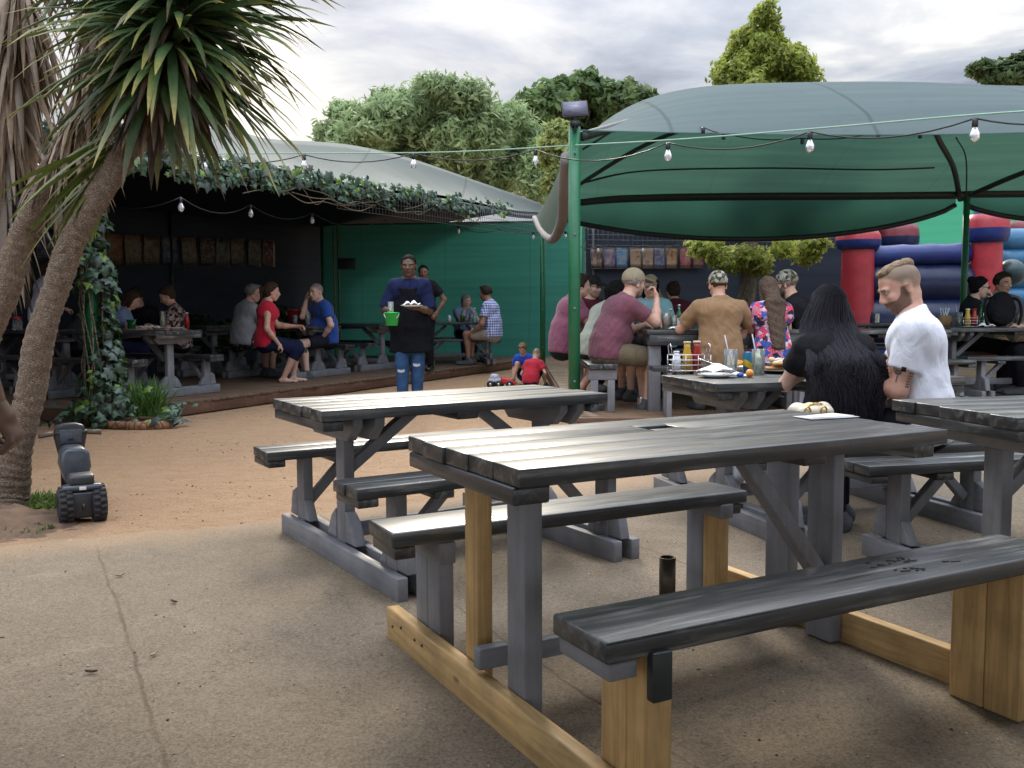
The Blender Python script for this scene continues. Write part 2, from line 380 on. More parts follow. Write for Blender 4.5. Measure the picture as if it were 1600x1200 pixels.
# ================================================================ ground
mb = MB(); g = np.stack(np.meshgrid(np.array([-400, -60, -20, -8, -4, 0, 4, 8, 20, 60, 400.]), np.array([-60, -10, 0, 4, 8, 12, 20, 40, 100, 400, 900.]), indexing='ij'), -1)
mb.grid(np.concatenate([g, np.zeros(g.shape[:2]+(1,))], -1)); o = mb.build('ground', SAND); tag(o, kind='structure', label='sandy reddish soil of the yard')
xs = np.linspace(-14, 9, 160); bx = np.array([-14, -6, -2.43, -1.14, .87, 3.5, 9]); by = np.array([-.6, 3.0, 4.45, 5.08, 6.3, 7.9, 8.6])
yb = np.interp(xs, bx, by)+.03*np.sin(xs*5.1)+.02*np.sin(xs*13+1)+RNG.normal(size=160)*.012
mb = MB(); mb.grid(np.stack([np.stack([xs, np.full(160, -6.), np.full(160, .004)], -1), np.stack([xs, yb, np.full(160, .004)], -1)], 0))
o = mb.build('concrete_patio', CONC); tag(o, kind='structure', label='worn concrete slab patio with joints')
# ================================================================ wooden decks
E_ = np.array([.41, .912, 0]); E_ /= np.linalg.norm(E_); PV = np.array([-E_[1], E_[0], 0]); A0 = np.array([-3.62, 9.95, 0]); DZ = .16
DANG = math.atan2(E_[1], E_[0])
def DK(x, y, z=0.): return A0+E_*x+PV*y+np.array([0, 0, z])
dk = thing('wooden_deck', 'long low brown timber deck under the ivy-hung shelter at left', 'deck', A0, DANG)
mb = MB()
for i in range(int(11.4/.118)):
    x = -.83+.06+i*.118; y0 = (.5 if x < 0 else 0)+random.uniform(-.012, .004)
    mb.box((x, (y0+5.35)/2, DZ-.014+random.uniform(-.002, .002)), (.110, 5.35-y0, .028))
mb.build('deck_board', WOODDK, dk, bevel=.003)
mb = MB(); mb.box((5.3, .018, .073), (10.6, .03, .115)); mb.box((-.4, .518, .073), (.82, .03, .115)); mb.box((-.815, 2.9, .073), (.03, 4.7, .115)); mb.box((0.015, .27, .073), (.03, .47, .115))
mb.build('fascia', FASC, dk, bevel=.003)
mb = MB()
for i in range(7):
    for y in (.25, 1.9, 3.6): mb.box((.4+i*1.6, y, .05), (.09, .09, .1))
    mb.box((.4+i*1.6, 2.6, .095), (.05, 5.0, .06))
mb.build('joist', FASC, dk)
rdk = thing('wooden_deck', 'broad timber deck under the big green canopy at right', 'deck', (.6, 8.4, 0), 0)
mb = MB()
for i in range(int(11.4/.118)):
    for x0, x1 in ((0, 3.1), (3.104, 6.6), (6.604, 12)): mb.box(((x0+x1)/2, .06+i*.118, DZ-.014+random.uniform(-.002, .002)), (x1-x0, .110, .028))
mb.build('deck_board', WOODDX, rdk, bevel=.003)
mb = MB(); mb.box((6, -.012, .073), (12, .03, .125)); mb.box((-.015, 5.75, .073), (.03, 11.5, .125)); mb.build('fascia', FASC, rdk, bevel=.003)
# ================================================================ walls of shade net
def net_wall(name, label, a, b, z0, z1, mat, posts=(), pm=DKST, sub=24, amp=.02):
    a, b = np.array([*a, 0.]), np.array([*b, 0.]); t = thing(name, label, 'wall', a, 0)
    n = np.cross(unit(b-a), [0, 0, 1]); u = np.linspace(0, 1, sub); w = np.linspace(z0, z1, 8)
    P = (b-a)*u[:, None, None]+np.array([0, 0, 1])*w[None, :, None]
    P = P+n*(amp*np.sin(u*25)[:, None]*np.sin(np.linspace(0, 3.1, 8))[None])[..., None]
    mb = MB(); mb.grid(P); mb.build('net', mat, t, True)
    for f in posts:
        m = MB(); m.tube([(b-a)*f+n*.05+np.array([0, 0, 0]), (b-a)*f+n*.05+np.array([0, 0, z1+.05])], .035, 8); m.build('post', pm, t, True)
    m = MB(); m.tube([np.array([0, 0, z1])-n*.01, (b-a)+np.array([0, 0, z1])-n*.01], .02, 6); m.tube([np.array([0, 0, z0+.03]), (b-a)+np.array([0, 0, z0+.03])], .015, 6); m.build('rail', pm, t, True)
    return t
BW0 = DK(-3.2, 5.3); BW1 = DK(11.2, 5.3)
net_wall('net_wall', 'black net back wall of the left shelter, hung with posters', BW0[:2], BW1[:2], 0, 3.0, NETK, (.3, .6, .98))
sw = DK(-3.2, -1.5); net_wall('net_wall', 'unseen black net side wall added to darken the left shelter', BW0[:2], sw[:2], 0, 2.9, NETK, ())  # out-of-view wall added to keep the shelter interior dark
C0 = np.array([-4.15, 20.7]); D0 = np.array([1.55, 19.9])
net_wall('net_wall', 'teal green shade net wall closing the deck behind the waiter', C0, D0, .0, 3.02, NETG, (.0, .985), POLEG, 40, .03)
net_wall('net_wall', 'dark net wall behind the canopy tables, hung with posters', D0+[.02, .06], (8.6, 21.6), 0, 3.06, NETK, (.02, .5, .98))
net_wall('net_wall', 'bright green shade net wall beyond the bouncy castle', (7.5, 27), (24, 25.5), 0, 5.2, NETL, (.22, .6))
bp = W(533, 410, 20.45)
t = thing('plank', 'dark notched plank bolted across the corner of green net', 'plank', (W(542, 411, 20.2)), 0)
mb = MB(); mb.box((0, 0, 0), (.36, .05, .24)); mb.build('board', DKST, t, bevel=.005)
mb = MB()
for x in (-.13, -.05, .03, .11):
    for zz in (-.1, .1): mb.lathe([(0.001, 0), (.012, 0), (.012, .01), (.001, .012)], (x, -.025, zz), 8, rot('X', math.pi/2))
mb.build('bolt', WIRE, t)
for i, (px, w_) in enumerate(((531, .05), (524, .04))):
    t = thing('cane_pole', ('pale cane pole at the edge of green net', 'thin cane pole beside the dark back wall')[i], 'pole', W(px, 550, 20.2-.1*i)*[1, 1, 0]+[0, 0, .0])
    m = MB(); m.tube([(0, 0, 0), (.01, 0, 1.4), (0, 0, 2.9)], w_*.5, 7); m.build('stem', plain('cane', (.22, .25, .12), .6), t, True)
# ================================================================ left shelter roof
ev_t = np.linspace(-6, 10.6, 60)
eave = np.array([DK(t, -.15, 2.78+.03*max(t, 0)+.025*math.sin(t*1.3)) for t in ev_t])
rp = [W(-160, 262, 10.5), W(0, 248, 12), W(110, 238, 13), W(250, 226, 14), W(318, 202, 14.6), W(352, 194, 15), W(392, 208, 15.4), W(430, 216, 15.9), W(540, 224, 17), W(640, 246, 18), W(750, 284, 18.9), W(846, 318, 19.6)]
ridge = cat_curve(rp, 60)
t = thing('shelter_roof', 'faded grey-green fabric roof with a peak over the left deck', 'roof', (0, 0, 0))
u = np.linspace(0, 1, 14); sag = np.sin(np.pi*u)
P = eave[:, None]*(1-u)[None, :, None]+ridge[:, None]*u[None, :, None]
P[..., 2] += (-.14*sag*(1+.2*np.sin(ev_t*2.1)[:, None]))+.012*np.sin(ev_t*9)[:, None]*sag
back = np.array([DK(-4+15.4*k/59, 5.4, 2.95) for k in range(60)]); ub = np.linspace(0, 1, 8)[1:]
Pb = ridge[:, None]*(1-ub)[None, :, None]+back[:, None]*ub[None, :, None]
mb = MB(); mb.grid(np.concatenate([P, Pb], 1)); mb.build('roof_cloth', CANL, t, True)
mb = MB(); mb.grid(np.concatenate([P, Pb], 1)-np.array([0, 0, .07])); mb.build('underside_shade', NETK, t, True)  # black sheet added below the cloth, standing in for shade under the roof
mb = MB(); mb.tube(eave-[0, 0, .09], .045, 8); mb.build('eave_beam', DKST, t, True)
def wire_mesh(name, label, P0, P1, z0f, z1f, cell=.1, r=.0028, slope=(0, 0, 0)):
    t = thing(name, label, 'mesh', P0); d = np.array(P1)-P0; L = np.linalg.norm(d); n = int(L/cell); mb = MB()
    for i in range(n+1):
        f = i/n; a = d*f; z0, z1 = z0f(f), z1f(f)
        mb.bar(a+[0, 0, z0]+np.array(slope)*0, a+np.array(slope)+[0, 0, z1], 2*r, 2*r, up=unit(d))
    k = int(abs(z1f(0)-z0f(0))/cell)+1
    for j in range(k+1):
        w = j/k
        pts = [d*f+np.array(slope)*w+[0, 0, z0f(f)*(1-w)+z1f(f)*w] for f in np.linspace(0, 1, 12)]
        mb.tube(pts, r, 4)
    mb.build('wire', WIRE, t); return t
wire_mesh('wire_mesh', 'square wire mesh strip hanging under the shelter eave', DK(2.8, -.2, 0), DK(10.4, -.2, 0), lambda f: 2.48+.12*f, lambda f: 2.78+.28*f, .085, .003)
wire_mesh('wire_mesh', 'square wire mesh panel above the far dark poster wall', np.array([1.6, 19.8, 0]), np.array([8.2, 21.3, 0]), lambda f: 2.5, lambda f: 3.05, .11, .0035)
# ================================================================ big green canopy at right
XL, XR, YF, YB = .62, 15.2, 9.0, 16.6
NX, NY = 90, 30
uu = np.linspace(0, 1, NX); vv = np.linspace(0, 1, NY); X = XL+(XR-XL)*uu[:, None]+0*vv[None]; Y0 = YF-.035*(X-XL); Y = Y0+(YB+.9*np.exp(-(X-XL)/1.2)-Y0)*vv[None]
def canopy_h(X, v):
    gx = np.clip((X-XL)/2.9, 0, 1); gx = 1-(1-gx)**4.2
    b = 1-np.abs(2*v-1.0)**2.1
    dip = 1-.10*np.exp(-((X-6.0)/1.1)**2)+.07*np.clip((X-7)/4, 0, 1)
    return b*gx*dip
edge = 2.83+.05*np.clip((X-XL)/7, 0, 1)
zz = edge*(1-vv[None])+3.10*vv[None]+canopy_h(X, vv[None])*1.02
zz = zz-.10*np.sin(np.pi*np.clip((X-XL)/7.3, 0, 1))*(vv[None] < .001)
can = thing('shade_canopy', 'large domed green shade-cloth canopy on steel posts at right', 'canopy', (XL, YF, 0))
off = np.array([XL, YF, 0]); CP = np.stack([X, Y, zz], -1)
mb = MB(); mb.grid(CP-off); mb.build('cloth', CANG, can, True)
mb = MB(); mb.grid((CP-off-[0, 0, .025])[:, 1:]); mb.build('underside', CANU, can, True)  # extra layer added below the cloth to carry the dimmer underside tone
def canz(x, v):
    h = float(canopy_h(np.array(x), np.array(v))); e = 2.83+.05*min(max((x-XL)/7, 0), 1)
    y0 = YF-.035*(x-XL); yy = y0+(YB+.9*math.exp(-(x-XL)/1.2)-y0)*v
    return np.array([x, yy, e*(1-v)+3.10*v+h*1.02])
def rib(pts, r=.045, drop=.06): 
    m = MB(); P = cat_curve([canz(x, v)-[0, 0, drop] for x, v in pts], 30)-off; m.tube(P, r, 8); return m.build('rib', DKST, can, True)
rib([(XL+.05, .0), (1.3, .12), (2.2, .25), (3.2, .4), (3.9, .5)])
rib([(XL+.05, 1.), (1.3, .86), (2.2, .74), (3.2, .6), (3.9, .5)], .035)
rib([(7.87, 1.), (7.3, .88), (6.6, .75), (6.0, .62), (5.3, .5)]); rib([(7.87, 1.), (8.6, .9), (9.6, .78), (10.8, .64), (11.8, .5)])
rib([(XL+.1, .06), (1.7, .30), (2.6, .44)], .012, .14); rib([(7.87, .97), (7.2, .80), (6.6, .68)], .012, .2)
rib([(x, .985) for x in np.linspace(XL+.05, 7.87, 8)], .075, .05); rib([(x, .985) for x in np.linspace(7.87, XR, 8)], .075, .03)
rib([(x, .885) for x in np.linspace(1.15, 7.0, 8)], .022, .02)
m = MB(); m.tube(CP[:, 0]-off, .007, 6); m.build('edge_cord', CANG, can, True)
# back valance sagging between the posts
def valance(x0, x1, dep, name='valance'):
    m = MB(); xs = np.linspace(x0, x1, 40); rows = []
    for k in range(10):
        w = k/9; pts = []
        for x in xs:
            f = (x-x0)/(x1-x0); p = canz(min(x, XR), 1.0).copy(); p[2] += -.03-w*(.12+dep*(4*f*(1-f))**.75); p[1] += .10*math.sin(math.pi*w)*math.sin(math.pi*f)+.02*math.sin(x*6)*w; pts.append(p)
        rows.append(pts)
    P = np.array(rows)-off; m.grid(P.transpose(1, 0, 2)); m.build(name, CANV, can, True)
    m = MB(); m.tube(P[-1], .045, 8); m.build('valance_hem', DKST, can, True)
valance(XL+.0, 7.8, .58); valance(7.95, XR, .42)
# left side valance with its rolled hem
hem = cat_curve([W(888, 246, 9.05), W(883, 300, 9.6), W(879, 345, 10.6), W(864, 374, 12.5), W(847, 362, 14.8), W(836, 341, 17.2)], 40)
top = np.array([canz(XL, v) for v in np.linspace(0.0, 1, 40)])
m = MB(); w = np.linspace(0, 1, 8); P = top[:, None]*(1-w)[None, :, None]+hem[:, None]*w[None, :, None]; P[..., 0] -= .05*np.sin(np.pi*w)[None]*np.sin(np.linspace(0, 3.14, 40))[:, None]
m.grid(P-off); m.build('side_cloth', CANU, can, True)
m = MB(); m.tube(hem-off, np.linspace(.07, .05, 40), 12); m.build('rolled_hem', fabric('grey_webbing', (.24, .22, .215), .05, None, 120), can, True)
# posts
def post(label, p, z1, r=.055, zb=0.):
    t = thing('canopy_post', label, 'post', (p[0], p[1], zb)); m = MB(); m.tube([(0, 0, 0), (0, 0, (z1-zb)*.5), (0, 0, z1-zb)], r, 14); m.build('tube', POLEG, t, True)
    m = MB(); m.lathe([(.001, 0), (.14, 0), (.14, .012), (.001, .013)], n=4); m.build('base_plate', POLEG, t)
    m = MB()
    for zz_ in (.45, 1.15, 1.85, z1-.25):
        if zz_ < z1-zb: m.lathe([(.001, 0), (.013, 0), (.012, .012), (.001, .014)], (0, -r, zz_), 8, rot('X', math.pi/2))
    m.build('bolt', WIRE, t)
    return t
pf = np.array([97*9.0/FPX, 9.0]); post('thick green post at the near left corner of canopy', pf, 2.86, .058)
post('slim green post behind the playing boys', (W(848, 500, 17.4)[0], 17.4), 2.9, .05)
post('dark green back post in front of the bouncy castle', (7.87, 16.35), 3.06, .055, DZ)
sp = thing('solar_panel', 'small tilted solar panel light on top of the green post', 'solar panel', (pf[0], 8.93, 2.9))
RX = rot('X', R(68))@rot('Z', R(4)); m = MB(); m.box((0, 0, .11), (.245, .165, .018), RX); m.build('frame', BLACKP, sp, bevel=.003)
mp_ = NB('solar_cells'); mp_.p(col=mp_.mix(mp_.ramp(mp_.math('PINGPONG', mp_.math('MULTIPLY', mp_.n('ShaderNodeSeparateXYZ').outputs[0], 1.), .03), [(0, 0.), (1, 1.)]), (.10, .10, .16), (.16, .16, .24)), rough=.2, spec=.6)
m = MB(); m.box(RX@np.array([0, 0, .0125])+[0, 0, .11], (.222, .142, .006), RX); m.build('cells', mp_.m, sp)
m = MB(); m.tube([(0, 0, -.1), (0, .01, .09)], .012, 6); m.box((0, .0, -.02), (.09, .05, .05)); m.build('bracket', DKST, sp)
# ================================================================ posters
def poster_mat(seed, tint):
    b = NB('poster_print'); r = random.Random(seed); b.co = b.tc.outputs['Object']
    sep = b.n('ShaderNodeSeparateXYZ'); b.l(b.co, sep.inputs[0]); z = sep.outputs[2]
    pic = b.noise(r.uniform(6, 14), 4, .6, b.map((1, 1, r.uniform(.6, 1.6)), (seed*3.1, 0, seed)))
    c = b.ramp(pic, [(.3, sc(tint, .25)), (.48, tint), (.62, (.30, .24, .17)), (.75, sc(tint, 1.6))])
    band = b.math('LESS_THAN', z, -.13); ln = b.math('LESS_THAN', b.math('FRACT', b.math('MULTIPLY', z, 26.)), .35)
    tx = b.math('GREATER_THAN', b.noise(60, 1, .5, b.map((1, 1, .2))), .48)
    txt = b.math('MULTIPLY', b.math('MULTIPLY', ln, tx), .6)
    c = b.mix(band, c, b.mix(txt, sc(tint, .5), (.4, .36, .3)))
    return b.p(col=b.mix(1, c, (.75,)*3, 'MULTIPLY'), rough=.4)
def poster(label, c, ang, tint, seed, h=.52, w=.36, tilt=0):
    t = thing('poster', label, 'poster', c, ang, 'posters hanging on the dark walls')
    Rm = rot('Y', tilt); m = MB(); n = 8; xs = np.linspace(-w/2, w/2, n)
    P = np.array([[Rm@np.array([x, -.012-.03*abs(zz_/h)*(1+math.sin(seed+x*6))*.6, zz_]) for zz_ in np.linspace(-h/2, h/2, 6)] for x in xs]); m.grid(P); o_ = m.build('print', poster_mat(seed, tint), t, True); sm = o_.modifiers.new('thickness', 'SOLIDIFY'); sm.thickness = .004
    m = MB()
    for zz_ in (-h/2, h/2): m.bar(Rm@np.array([-w/2, -.03, zz_]), Rm@np.array([w/2, -.03, zz_]), .012, .012)
    for x in (-w/2, w/2): m.bar(Rm@np.array([x, -.03, -h/2]), Rm@np.array([x, -.03, h/2]), .012, .012, up=(1, 0, 0))
    m.build('border', plain('poster_border', (.05, .05, .05), .5), t)
    return t
def wall_at(px, off_=.05):
    k = (px-800)/FPX; a = BW0[:2]; d = unit(BW1-BW0)[:2]; tt = (k*a[1]-a[0])/(d[0]-k*d[1]); q = a+d*tt
    return q+PV[:2]*-off_
WANG = DANG
desc = ['orange poster with a tall drink right beside the ivy column', 'square brown food poster with an arch-shaped picture', 'dark brown food poster beside the arch picture one', 'deep blue poster with pale stripe', 'tan food poster beside the deep blue one', 'black and red poster with a grey name strip', 'poster with a pale curved plate, left of a joined pair', 'poster with a white bottle shape, right of a joined pair', 'grey patterned poster second from the right end', 'maroon text poster at the right end of the shelter row']
tints = [(.35, .13, .03), (.28, .2, .11), (.22, .14, .07), (.05, .09, .22), (.25, .19, .11), (.12, .05, .05), (.16, .14, .12), (.2, .13, .1), (.2, .18, .15), (.22, .06, .07)]
for i, (px, py, l) in enumerate(zip((178, 209, 238, 266, 296, 324, 348, 371, 397, 419), (387, 388, 389, 390, 391, 392, 393, 392, 394, 394), desc)):
    q = wall_at(px); poster(l, W(px, py, q[1])*[0, 0, 1]+[q[0], q[1], 0], WANG, tints[i], i+1, .52, .40, random.uniform(-.05, .05))
for i, (px, l) in enumerate(((18, 'dim poster left of the two yucca trunks'), (75, 'dim pale poster glimpsed between the yucca trunks'), (105, 'dim brown poster just left of front yucca trunk'))):
    q = wall_at(px); poster(l, W(px, 380, q[1])*[0, 0, 1]+[q[0], q[1], 0], WANG, tints[i+2], i+21, .52, .40, random.uniform(-.05, .05))
rd = np.array([8.6, 21.6])-D0; rang = math.atan2(rd[1], rd[0])
d2 = ['dark brown poster at the left end of the far row under the canopy', 'purple-grey poster, second in the far row', 'light blue poster in the far row', 'tan food poster right of the light blue one', 'brown food poster with pale edge in the far row', 'striped navy poster in the middle of the far row', 'orange-brown food poster in the far row', 'red poster near the small tree in the far row', 'half hidden maroon poster behind the small tree']
t2 = [(.1, .06, .05), (.14, .1, .18), (.1, .2, .34), (.28, .18, .12), (.25, .17, .12), (.1, .11, .2), (.3, .17, .09), (.34, .08, .1), (.2, .06, .07)]
for i, (px, l) in enumerate(zip((931, 951, 970, 991, 1010, 1028, 1047, 1068, 1088), d2)):
    k = (px-800)/FPX; tt = (k*D0[1]-D0[0])/(rd[0]-k*rd[1]); q = D0+rd*tt-[0, .06]
    poster(l, [q[0], q[1], W(px, 404, q[1])[2]], rang, sc(t2[i], 1.3), i+41, .44, .27)
# ================================================================ string lights
def bulb(parent, p, r=.03, glass=True):
    m = MB(); m.lathe([(.001, .0), (.012, 0), (.019, -.012), (.019, -.052), (.016, -.056), (.001, -.056)], p, 10); s = m.build('socket', BLACKP, parent, True)
    if glass:
        m = MB(); m.lathe([(.013, -.056), (.017, -.066), (r, -.098), (r*1.02, -.112), (r*.85, -.132), (r*.4, -.144), (.001, -.147)], p, 12); m.build('bulb', GLASSB, s, True)
def string(label, sup, pts, bulbs, sag=.06, glass=True, rope=None):
    t = thing('string_light', label, 'string lights', (0, 0, 0), 0, 'strings of festoon bulbs')
    m = MB()
    for a, b in zip(pts[:-1], pts[1:]):
        n = 9; f = np.linspace(0, 1, n); P = np.array(a)*(1-f)[:, None]+np.array(b)*f[:, None]; P[:, 2] -= sag*4*f*(1-f)*np.linalg.norm(np.array(b)-a)/1.2; m.tube(P, .006, 5)
    m.build('cable', BLACKP, t, True)
    for b in bulbs: bulb(t, b, glass=glass)
    return t
B1 = [W(320, 242, 9.6), W(476, 240, 9.4), W(647, 239, 9.2), W(838, 234, 9.0), W(1045, 224, 7.6), W(1267, 208, 6.8), W(1525, 188, 6.0), W(1760, 176, 5.4)]
mid = []
for a, b in zip(B1[:-1], B1[1:]): mid += [a, a*.5+b*.5+np.array([0, 0, .02])]
string('festoon string of clear bulbs hung along the pale rope across the yard', None, [W(180, 238, 9.8)]+B1, B1[:-1], .085)
t = thing('rope', 'pale green rope stretched across the yard past the green post', 'rope', (0, 0, 0))
m = MB(); m.tube(cat_curve([W(170, 240, 9.85), W(480, 240, 9.5), W(700, 239, 9.2), W(905, 229, 8.93), W(1050, 222, 7.62), W(1270, 206, 6.8), W(1530, 185, 6), W(1770, 172, 5.4)], 50)+[0, 0, .012], .006, 6); m.build('cord', ROPE, t, True)
S2 = [W(170, 318, 9.6), W(283, 306, 9.5), W(392, 318, 11.), W(488, 331, 12.4), W(600, 342, 14), W(717, 352, 16.3), W(778, 358, 17.2), W(834, 362, 17.3), W(884, 361, 17.4), W(935, 384, 19.4), W(1005, 384, 19.6), W(1075, 378, 19.8)]
string('festoon string of bulbs running under the shelter eave to the far wall', None, S2, [S2[i] for i in (1, 2, 3, 5, 7, 8, 9, 10)], .10)
S3 = [canz(1.9, .2)-[0, 0, .1], W(1100, 200, 8.9), W(1132, 210, 9), W(1255, 218, 9.2), W(1374, 208, 9.4), W(1439, 210, 9.4), W(1506, 190, 9.3), W(1650, 182, 9)]
string('black string of empty lamp sockets slung beneath the green canopy', None, S3, S3[1:7], .05, False)
# ================================================================ roof inferred above the camera, out of view, added to shade the nearest tables
t = thing('shelter_roof', 'unseen flat shade-cloth roof added above the viewer to shade the nearest tables', 'roof', (0, 0, 0)); mb = MB()
xs = np.linspace(-5.5, 9.5, 16); ys = np.linspace(-6, 2.3, 10); X_, Y_ = np.meshgrid(xs, ys, indexing='ij'); mb.grid(np.stack([X_, Y_+.25*X_*.1, 2.95+.05*np.sin(X_)*np.cos(Y_)], -1)); mb.build('roof_cloth', fabric('dark_shade_cloth', (.05, .07, .065), .15, (.05, .09, .07), 200), t, True)
mb = MB(); mb.tube([(-5.5, 2.15, 2.9), (9.5, 2.55, 2.9)], .04, 8); mb.build('beam', DKST, t, True)
# ---------------------------------------------------------------- smooth solids (people): union of tapered limbs, surfaced as one mesh
def seg(a, b, ra, rb, u=None, k=1., clip=(), tag=None):
    return dict(a=np.array(a, float), b=np.array(b, float), ra=ra, rb=rb, u=None if u is None else unit(u), k=k, clip=list(clip), tag=tag)
def ellp(c, r, m=None, clip=(), neg=False, tag=None):
    return dict(c=np.array(c, float), r=np.array(r, float), m=np.eye(3) if m is None else np.asarray(m), clip=list(clip), neg=neg, tag=tag)
def prim_d(p, P):
    if 'c' in p:
        q = (P-p['c'])@p['m']; r = p['r']; k0 = np.linalg.norm(q/r, axis=-1); k1 = np.linalg.norm(q/(r*r), axis=-1)
        d = k0*(k0-1)/np.maximum(k1, 1e-6)
    else:
        a, b, u, k = p['a'], p['b'], p['u'], p['k']
        Q = P
        if u is not None and k != 1:
            o = a; Q = P-((P-o)@u)[..., None]*u*(1-1/k); b = b-np.dot(b-o, u)*u*(1-1/k)
        ab = b-a; t = np.clip(((Q-a)@ab)/max(ab@ab, 1e-9), 0, 1)
        d = np.linalg.norm(Q-a-t[..., None]*ab, axis=-1)-(p['ra']+(p['rb']-p['ra'])*t)
    for (o, n) in p['clip']: d = np.maximum(d, (P-np.asarray(o))@unit(n))
    return d
def prim_bb(p):
    if 'c' in p:
        e = np.sqrt(((p['m']*p['r'])**2).sum(1)); return p['c']-e, p['c']+e
    r = max(p['ra'], p['rb'])*(p['k'] if p['u'] is not None else 1)
    return np.minimum(p['a'], p['b'])-r, np.maximum(p['a'], p['b'])+r
def solid(prims, vox, k=.025, clip=(), wr=0, wrs=22., smooth=2):
    bb = [prim_bb(p) for p in prims if not p.get('neg')]
    lo = np.min([b[0] for b in bb], 0)-2.5*vox; hi = np.max([b[1] for b in bb], 0)+2.5*vox
    n = np.maximum(np.ceil((hi-lo)/vox).astype(int)+1, 4)
    D = np.full(n, .3)
    ax = [lo[i]+vox*np.arange(n[i]) for i in range(3)]
    for p in prims:
        a, b = prim_bb(p); m = k+2*vox+.01
        i0 = np.maximum(((a-m-lo)/vox).astype(int), 0); i1 = np.minimum(((b+m-lo)/vox).astype(int)+2, n)
        if np.any(i1 <= i0): continue
        s = tuple(slice(i0[i], i1[i]) for i in range(3))
        P = np.stack(np.meshgrid(*[ax[i][s[i]] for i in range(3)], indexing='ij'), -1)
        d = prim_d(p, P)
        if p.get('neg'):
            kk = .006; h = np.clip(.5-.5*(D[s]+d)/kk, 0, 1); D[s] = D[s]*(1-h)-d*h+kk*h*(1-h)
        else:
            h = np.clip(.5+.5*(D[s]-d)/k, 0, 1); D[s] = D[s]*(1-h)+d*h-k*h*(1-h)
    if clip or wr:
        P = np.stack(np.meshgrid(*ax, indexing='ij'), -1)
        if wr:
            w = 0
            for j in range(5):
                dr = RNG.normal(size=3); dr /= np.linalg.norm(dr); f = wrs*(1+.5*j)
                w = w+np.sin((P@dr)*f+3*np.sin(P@np.roll(dr, 1)*f*.4)+j)/(1+.4*j)
            D = D+wr*np.clip(w, -2, 2)*.6
        for (o, nn) in clip: D = np.maximum(D, (P-np.asarray(o))@unit(nn))
    return surfnet(D, lo, vox, smooth)
def surfnet(D, lo, vox, smooth=2):
    S = D < 0; n = np.array(D.shape)
    C = np.zeros(n-1, np.int8)
    cor = [(i, j, k) for i in (0, 1) for j in (0, 1) for k in (0, 1)]
    for (i, j, k) in cor: C += S[i:n[0]-1+i, j:n[1]-1+j, k:n[2]-1+k]
    act = (C > 0) & (C < 8); ids = np.full(n-1, -1, int); cells = np.argwhere(act); ids[act] = np.arange(len(cells))
    acc = np.zeros((len(cells), 3)); cnt = np.zeros(len(cells))
    for a in cor:
        for axis in range(3):
            if a[axis]: continue
            b = list(a); b[axis] = 1
            va = D[tuple((cells+a).T)]; vb = D[tuple((cells+b).T)]
            x = (va < 0) != (vb < 0); t = np.where(x, va/np.where(va == vb, 1, va-vb), 0)
            pt = np.array(a, float)+np.eye(3)[axis]*t[:, None]
            acc += pt*x[:, None]; cnt += x
    v = (cells+acc/np.maximum(cnt, 1)[:, None])
    qs = []
    for axis in range(3):
        o1, o2 = [i for i in range(3) if i != axis]
        sl0 = [slice(None)]*3; sl1 = [slice(None)]*3; sl0[axis] = slice(0, n[axis]-1); sl1[axis] = slice(1, n[axis])
        X = S[tuple(sl0)] != S[tuple(sl1)]; e = np.argwhere(X)
        e = e[(e[:, o1] > 0) & (e[:, o2] > 0) & (e[:, o1] < n[o1]-1) & (e[:, o2] < n[o2]-1)]
        if not len(e): continue
        inside = S[tuple(e.T)]
        d1 = np.zeros(3, int); d1[o1] = 1; d2 = np.zeros(3, int); d2[o2] = 1
        q = np.stack([ids[tuple((e-d1-d2).T)], ids[tuple((e-d2).T)], ids[tuple(e.T)], ids[tuple((e-d1).T)]], 1)
        flip = inside if axis != 1 else ~inside
        q[~flip] = q[~flip][:, ::-1]
        qs.append(q)
    q = np.concatenate(qs)
    for _ in range(smooth):                         # Laplacian polish
        s = np.zeros_like(v); c = np.zeros(len(v))
        for i in range(4):
            a, b = q[:, i], q[:, (i+1) % 4]
            for ax in range(3): s[:, ax] += np.bincount(a, v[b, ax], len(v))+np.bincount(b, v[a, ax], len(v))
            c += np.bincount(a, minlength=len(v))+np.bincount(b, minlength=len(v))
        v = v*.5+.5*s/np.maximum(c, 1)[:, None]
    return lo+v*vox, q
def join(parts):
    v = []; f = []; c = []; n = 0
    for (a, q, col) in parts:
        v.append(a); f.append(q+n); n += len(a); c.append(np.broadcast_to(np.asarray(col, float), (len(a), 3)))
    return np.concatenate(v), np.concatenate(f), np.concatenate(c)
SKIN = attr_mat('skin', .5, .12, .08, 220)
HAIRM = {}
def hair_mat(col):
    k = tuple(col)
    if k not in HAIRM:
        b = NB('hair'); f = b.noise(1, 5, .6, b.map((130, 130, 9)))
        b.p(col=b.ramp(f, [(.3, sc(col, .55)), (.7, sc(col, 1.5))]), rough=.75, spec=.22 if max(col) > .0195 else .06); b.bump(f, .8, .007); HAIRM[k] = b.m
    return HAIRM[k]
def basis(f, up):
    f = unit(f); u = unit(np.asarray(up)-f*np.dot(up, f)); return np.stack([f, np.cross(u, f), u], 1)    # columns forward, left, up
